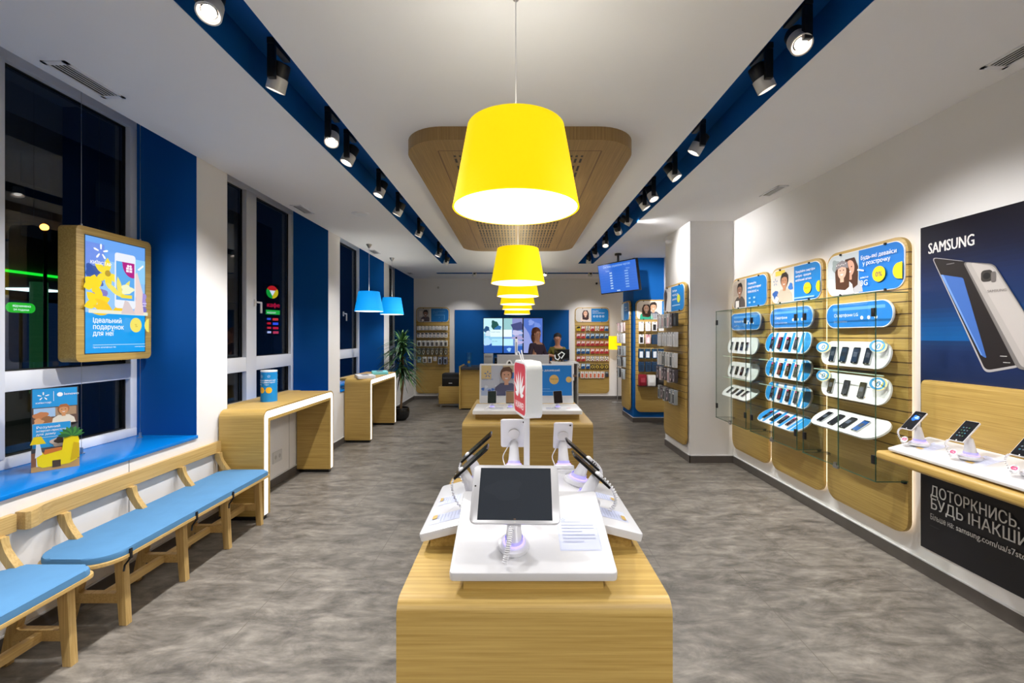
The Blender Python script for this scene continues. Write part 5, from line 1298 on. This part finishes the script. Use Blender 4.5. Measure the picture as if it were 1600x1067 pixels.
p = Print(.051, gap=.0005); p.circ(0, .1, .03, 'b89848').rect(-.02, .17, .03, .18, '4c90c0').rect(-.02, .2, .03, .21, '4c90c0'); p.build('print', t, RX(90))
t = thing('computer_case', 'light grey upright computer on the reception desk', 'computer', T(-.7, 9.5, .93))
m = MB(); m.box(0, .19, 0, .35, 0, .28, C('a8a8ac'), bev=.006); m.build('case', t)
m = MB(); m.box(.02, .17, -.004, -.0005, .2, .24, C('8c8c90')); m.build('drive_bay', t)
t = thing('desk_phone', 'black desk telephone beside the grey computer', 'telephone', T(-.42, 9.5, .93))
m = MB(); m.box(-.05, .15, 0, .18, 0, .2, BLKG, bev=.01); m.build('base', t); m = MB(); m.tube([(-.02, -.02, .1), (.05, -.03, .12), (.12, -.02, .1)], .018, BLACK); m.build('handset', t)
t = thing('monitor', 'dark desk monitor with a white curly sticker on the side counter', 'monitor', T(1.0, 9.5, 1.041))
m = MB(); m.box(-.16, .17, 0, .03, .03, .27, BLKG, bev=.004); m.build('screen', t)
m = MB(); m.box(-.08, .08, -.03, .1, 0, .008, BLACK); m.cyl(.02, .008, .05, BLACK, T(0, .02, 0)); m.build('foot', t)
p = Print(.001)
p.b.add(*[(lambda mm: (mm.v, mm.f))(MB().tube([(-.27, .1, 0), (-.26, .02, 0), (-.2, -.01, 0), (-.16, .05, 0), (-.2, .1, 0), (-.12, .16, 0), (-.06, .12, 0), (-.1, .06, 0), (-.13, .02, 0)], .013, WPLA))][0], C('f4f4f6'))
p.build('curly_sticker', t, T(.12, -.02, .05) @ RX(90))
t = thing('white_stand_light', 'slim white upright display holder before the video wall', 'display holder', T(.01, 9.38, 1.19))
m = MB(); m.box(-.03, .03, 0, .02, .03, .35, WPLA, bev=.004); m.cyl(.03, 0, .03, WPLA, T(0, .01, 0)); m.build('holder', t)
m = MB(); m.ball(.02, BLACK, T(0, .01, .37)); m.build('top_knob', t)
p = Print(.0006); p.rect(-.012, .06, .012, .28, '9aa0b0'); p.build('print', t, RX(90))
# floor lamp
t = thing('floor_lamp', 'floor lamp with a yellow drum shade beside the right back panel', 'lamp', T(2.44, 10.45, 0))
m = MB(); m.lathe([(0, 0), (.14, 0), (.14, .012), (.02, .02), (0, .02)], SILV); m.build('base', t)
m = MB(); m.tube([(0, 0, .02), (0, 0, 1.3)], .012, SILV); m.build('pole', t)
m = MB(); m.ball(.025, SILV, T(0, 0, .75)); m.build('joint', t)
m = MB(); m.lathe([(.15, 1.28), (.145, 1.6), (.14, 1.6), (.145, 1.28)], mat('yellow_floor_shade', (255, 220, 10), .8, emit=.9, ec=(255, 208, 0), noise=.03), T(-.06, 0, 0), n=36); m.build('lamp_shade', t)
m = MB(); m.tube([(0, 0, 1.3), (-.04, 0, 1.4), (-.08, 0, 1.42)], .008, SILV); m.build('arm', t)
m = MB(); m.ball(.04, LIN, T(-.08, 0, 1.45)); m.build('bulb', t)
# small cameras
def camth(label, M, lens=BLKG):
    t = thing('security_camera', label, 'camera', M); m = MB(); m.cyl(.03, 0, .02, WPLA); m.cyl(.022, .02, .05, WPLA, T(0, 0, 0), r2=.03); m.build('mount', t)
    m = MB(); m.ball(.028, lens, T(0, 0, .06)); m.build('lens', t)
camth('small dark security camera high on the back wall right of centre', T(2.03, WB, 2.92) @ RX(90))
camth('small pale motion sensor on the back wall above the far left panel', T(-1.95, WB, 2.82) @ RX(90), C('b4b0ac'))
camth('white security camera high on the near white pillar', T(2.2, 6.15, 2.93) @ RY(-90), WPLA)
for i, (y, z) in enumerate(((4.25, .6), (4.7, .3))):
    t = thing('wall_socket', '%s wall socket plate under the nearer window desk' % ('upper white', 'lower white')[i], 'socket', T(WL, y, z) @ RZ(90) @ RX(90)); m = MB(); m.box(-.09, .09, -.06, .06, 0, .008, C('d0d0d0'), bev=.002); m.build('plate', t)
    p = Print(.0086); p.circ(-.04, 0, .022, 'b4b4b4').circ(.04, 0, .022, 'b4b4b4'); p.build('sockets', t)

# ------------------------------------------------------------------ the two people behind the desk
def person(label, M, bones, radii, skinm, clothes, clothm, head, hair, hairm):
    """bones: list of joint chains (lists of points); one skinned body surface; clothing and hair as children"""
    def skin(name, chains, rad, m_, parent):
        vs, es, rr = [], [], []; idx = {}
        for ch in chains:
            prev = None
            for p_ in ch:
                k_ = tuple(p_[:3])
                if k_ not in idx: idx[k_] = len(vs); vs.append(k_); rr.append(p_[3])
                if prev is not None and prev != idx[k_]: es.append((prev, idx[k_]))
                prev = idx[k_]
        me = bpy.data.meshes.new(name); me.from_pydata(vs, es, []); me.materials.append(m_)
        o = bpy.data.objects.new(name, me); col.objects.link(o)
        sk = o.modifiers.new('skin', 'SKIN'); 
        if not me.skin_vertices: 
            pass
        for i, r_ in enumerate(rr): me.skin_vertices[0].data[i].radius = (r_, r_)
        me.skin_vertices[0].data[0].use_root = True
        sb = o.modifiers.new('sub', 'SUBSURF'); sb.levels = 2; sb.render_levels = 2
        sk.use_smooth_shade = True
        if parent: o.parent = parent
        return o
    body = skin('person', bones, radii, skinm, None); body.matrix_basis = M; tag(body, label, 'person')
    skin('shirt', clothes[0], radii, clothm[0], body); skin('trousers', clothes[1], radii, clothm[1], body)
    hx, hy, hz, hr = head
    # face details
    m = MB()
    for q in (-1, 1): m.ball(.011, C('f0ece8'), T(hx+q*.032, hy-hr*.86, hz+.01)); m.ball(.006, C('241a18'), T(hx+q*.032, hy-hr*.97, hz+.01))
    m.build('eyes', body)
    m = MB(); m.ball(.014, skinm, T(hx, hy-hr*1.02, hz-.02), sc=(.8, 1, 1.5)); m.build('nose', body)
    m = MB(); m.ball(.022, C('a8504c'), T(hx, hy-hr*.86, hz-.06), sc=(1, .35, .3)); m.build('mouth', body)
    m = MB()
    for q in (-1, 1): m.ball(.024, skinm, T(hx+q*hr*.92, hy, hz-.01), sc=(.4, .8, 1.3))
    m.build('ears', body)
    hair(body, hairm)
    return body
def std(arm_r, arm_l, lean=0):
    neck = (0, lean*1.0, 1.45, .055); ch = (0, lean*.8, 1.32, .13); bl_ = (0, lean*.4, 1.15, .12); pel = (0, 0, .98, .13)
    head0 = (0, lean*1.1-.01, 1.56, .075); head1 = (0, lean*1.1-.015, 1.66, .098); head2 = (0, lean*1.1, 1.73, .085)
    B = [[pel, bl_, ch, neck, head0, head1, head2]]
    for arm in (arm_r, arm_l): B.append([ch]+arm)
    for q in (-1, 1): B.append([pel, (q*.1, 0, .88, .1), (q*.11, -.01, .5, .065), (q*.11, .02, .09, .042), (q*.11, -.1, .04, .035), (q*.11, -.16, .03, .028)])
    return B
def fingers(h, d):
    """five short unequal fingers leaving the hand point h along direction d"""
    h = Vector(h); d = Vector(d).normalized(); s_ = d.cross(Vector((0, 0, 1))).normalized(); out = []
    for k_, (o_, L_) in enumerate(((-.03, .065), (-.011, .075), (.009, .07), (.028, .055))):
        out.append([tuple(h)+(.026,), tuple(h+d*.04+s_*o_)+(.011,), tuple(h+d*(.04+L_*.6)+s_*o_)+(.009,), tuple(h+d*(.04+L_)+s_*o_+Vector((0, 0, -.015)))+(.007,)])
    out.append([tuple(h)+(.026,), tuple(h+d*.01-s_*.04)+(.012,), tuple(h+d*.045-s_*.055)+(.009,)])
    return out
ar = [(-.17, 0, 1.38, .06), (-.25, -.03, 1.15, .045), (-.22, -.24, 1.08, .036), (-.2, -.36, 1.08, .026)]
al = [(.17, 0, 1.38, .06), (.26, -.03, 1.16, .045), (.3, -.26, 1.12, .036), (.31, -.38, 1.12, .026)]
bones = std(ar, al)+fingers((-.2, -.36, 1.08), (0, -1, -.2))+fingers((.31, -.38, 1.12), (.1, -1, -.2))
def cl(z0=.9):
    S = [[(0, 0, .96, .142), (0, 0, 1.15, .133), (0, 0, 1.32, .142), (0, 0, 1.42, .075)]]
    S += [[(0, 0, 1.32, .142), (-.17, 0, 1.38, .07), (-.25, -.03, 1.15, .055), (-.235, -.13, 1.115, .05)], [(0, 0, 1.32, .142), (.17, 0, 1.38, .07), (.26, -.03, 1.16, .055), (.28, -.14, 1.14, .05)]]
    Tq = [[(0, 0, .98, .138)]+[(q*.1, 0, .88, .112), (q*.11, -.01, .5, .08), (q*.11, .02, .12, .062)] for q in (-1, 1)]
    return S, Tq
def hair_long(body, hm):
    m = MB(); m.ball(.112, hm, T(0, .03, 1.69), sc=(1, 1, 1.1)); m.ball(.105, hm, T(0, .07, 1.58), sc=(1, .7, 1.6)); m.ball(.05, hm, T(0, .1, 1.75)); m.build('hair', body)
def hair_short(body, hm):
    m = MB(); m.ball(.107, hm, T(0, .022, 1.705), sc=(1, 1, 1.0)); m.build('hair', body)
SK1 = mat('skin_tone', (206, 150, 122), .55, noise=.04); SK2 = mat('skin_tone_tan', (190, 132, 104), .55, noise=.04)
person('person with tied reddish hair in a dark purple top behind the reception desk', T(.5, 10.34, 0) @ RZ(40), bones, None, SK1, cl(), (mat('dark_plum_shirt', (56, 40, 58), .85, noise=.1), mat('dark_trousers', (26, 26, 32), .85, noise=.1)), (0, -.015, 1.655, .098), hair_long, mat('reddish_hair', (112, 62, 40), .7, noise=.2))
person('person with short dark hair and olive shirt by the dark desk monitor', T(1.02, 10.66, 0) @ RZ(-10) @ Matrix.Diagonal((.93, .93, .93, 1)), bones, None, SK2, cl(), (mat('olive_shirt', (112, 104, 36), .85, noise=.1), mat('dark_trousers', (26, 26, 32))), (0, -.015, 1.655, .098), hair_short, mat('dark_hair', (34, 26, 24), .7, noise=.2))
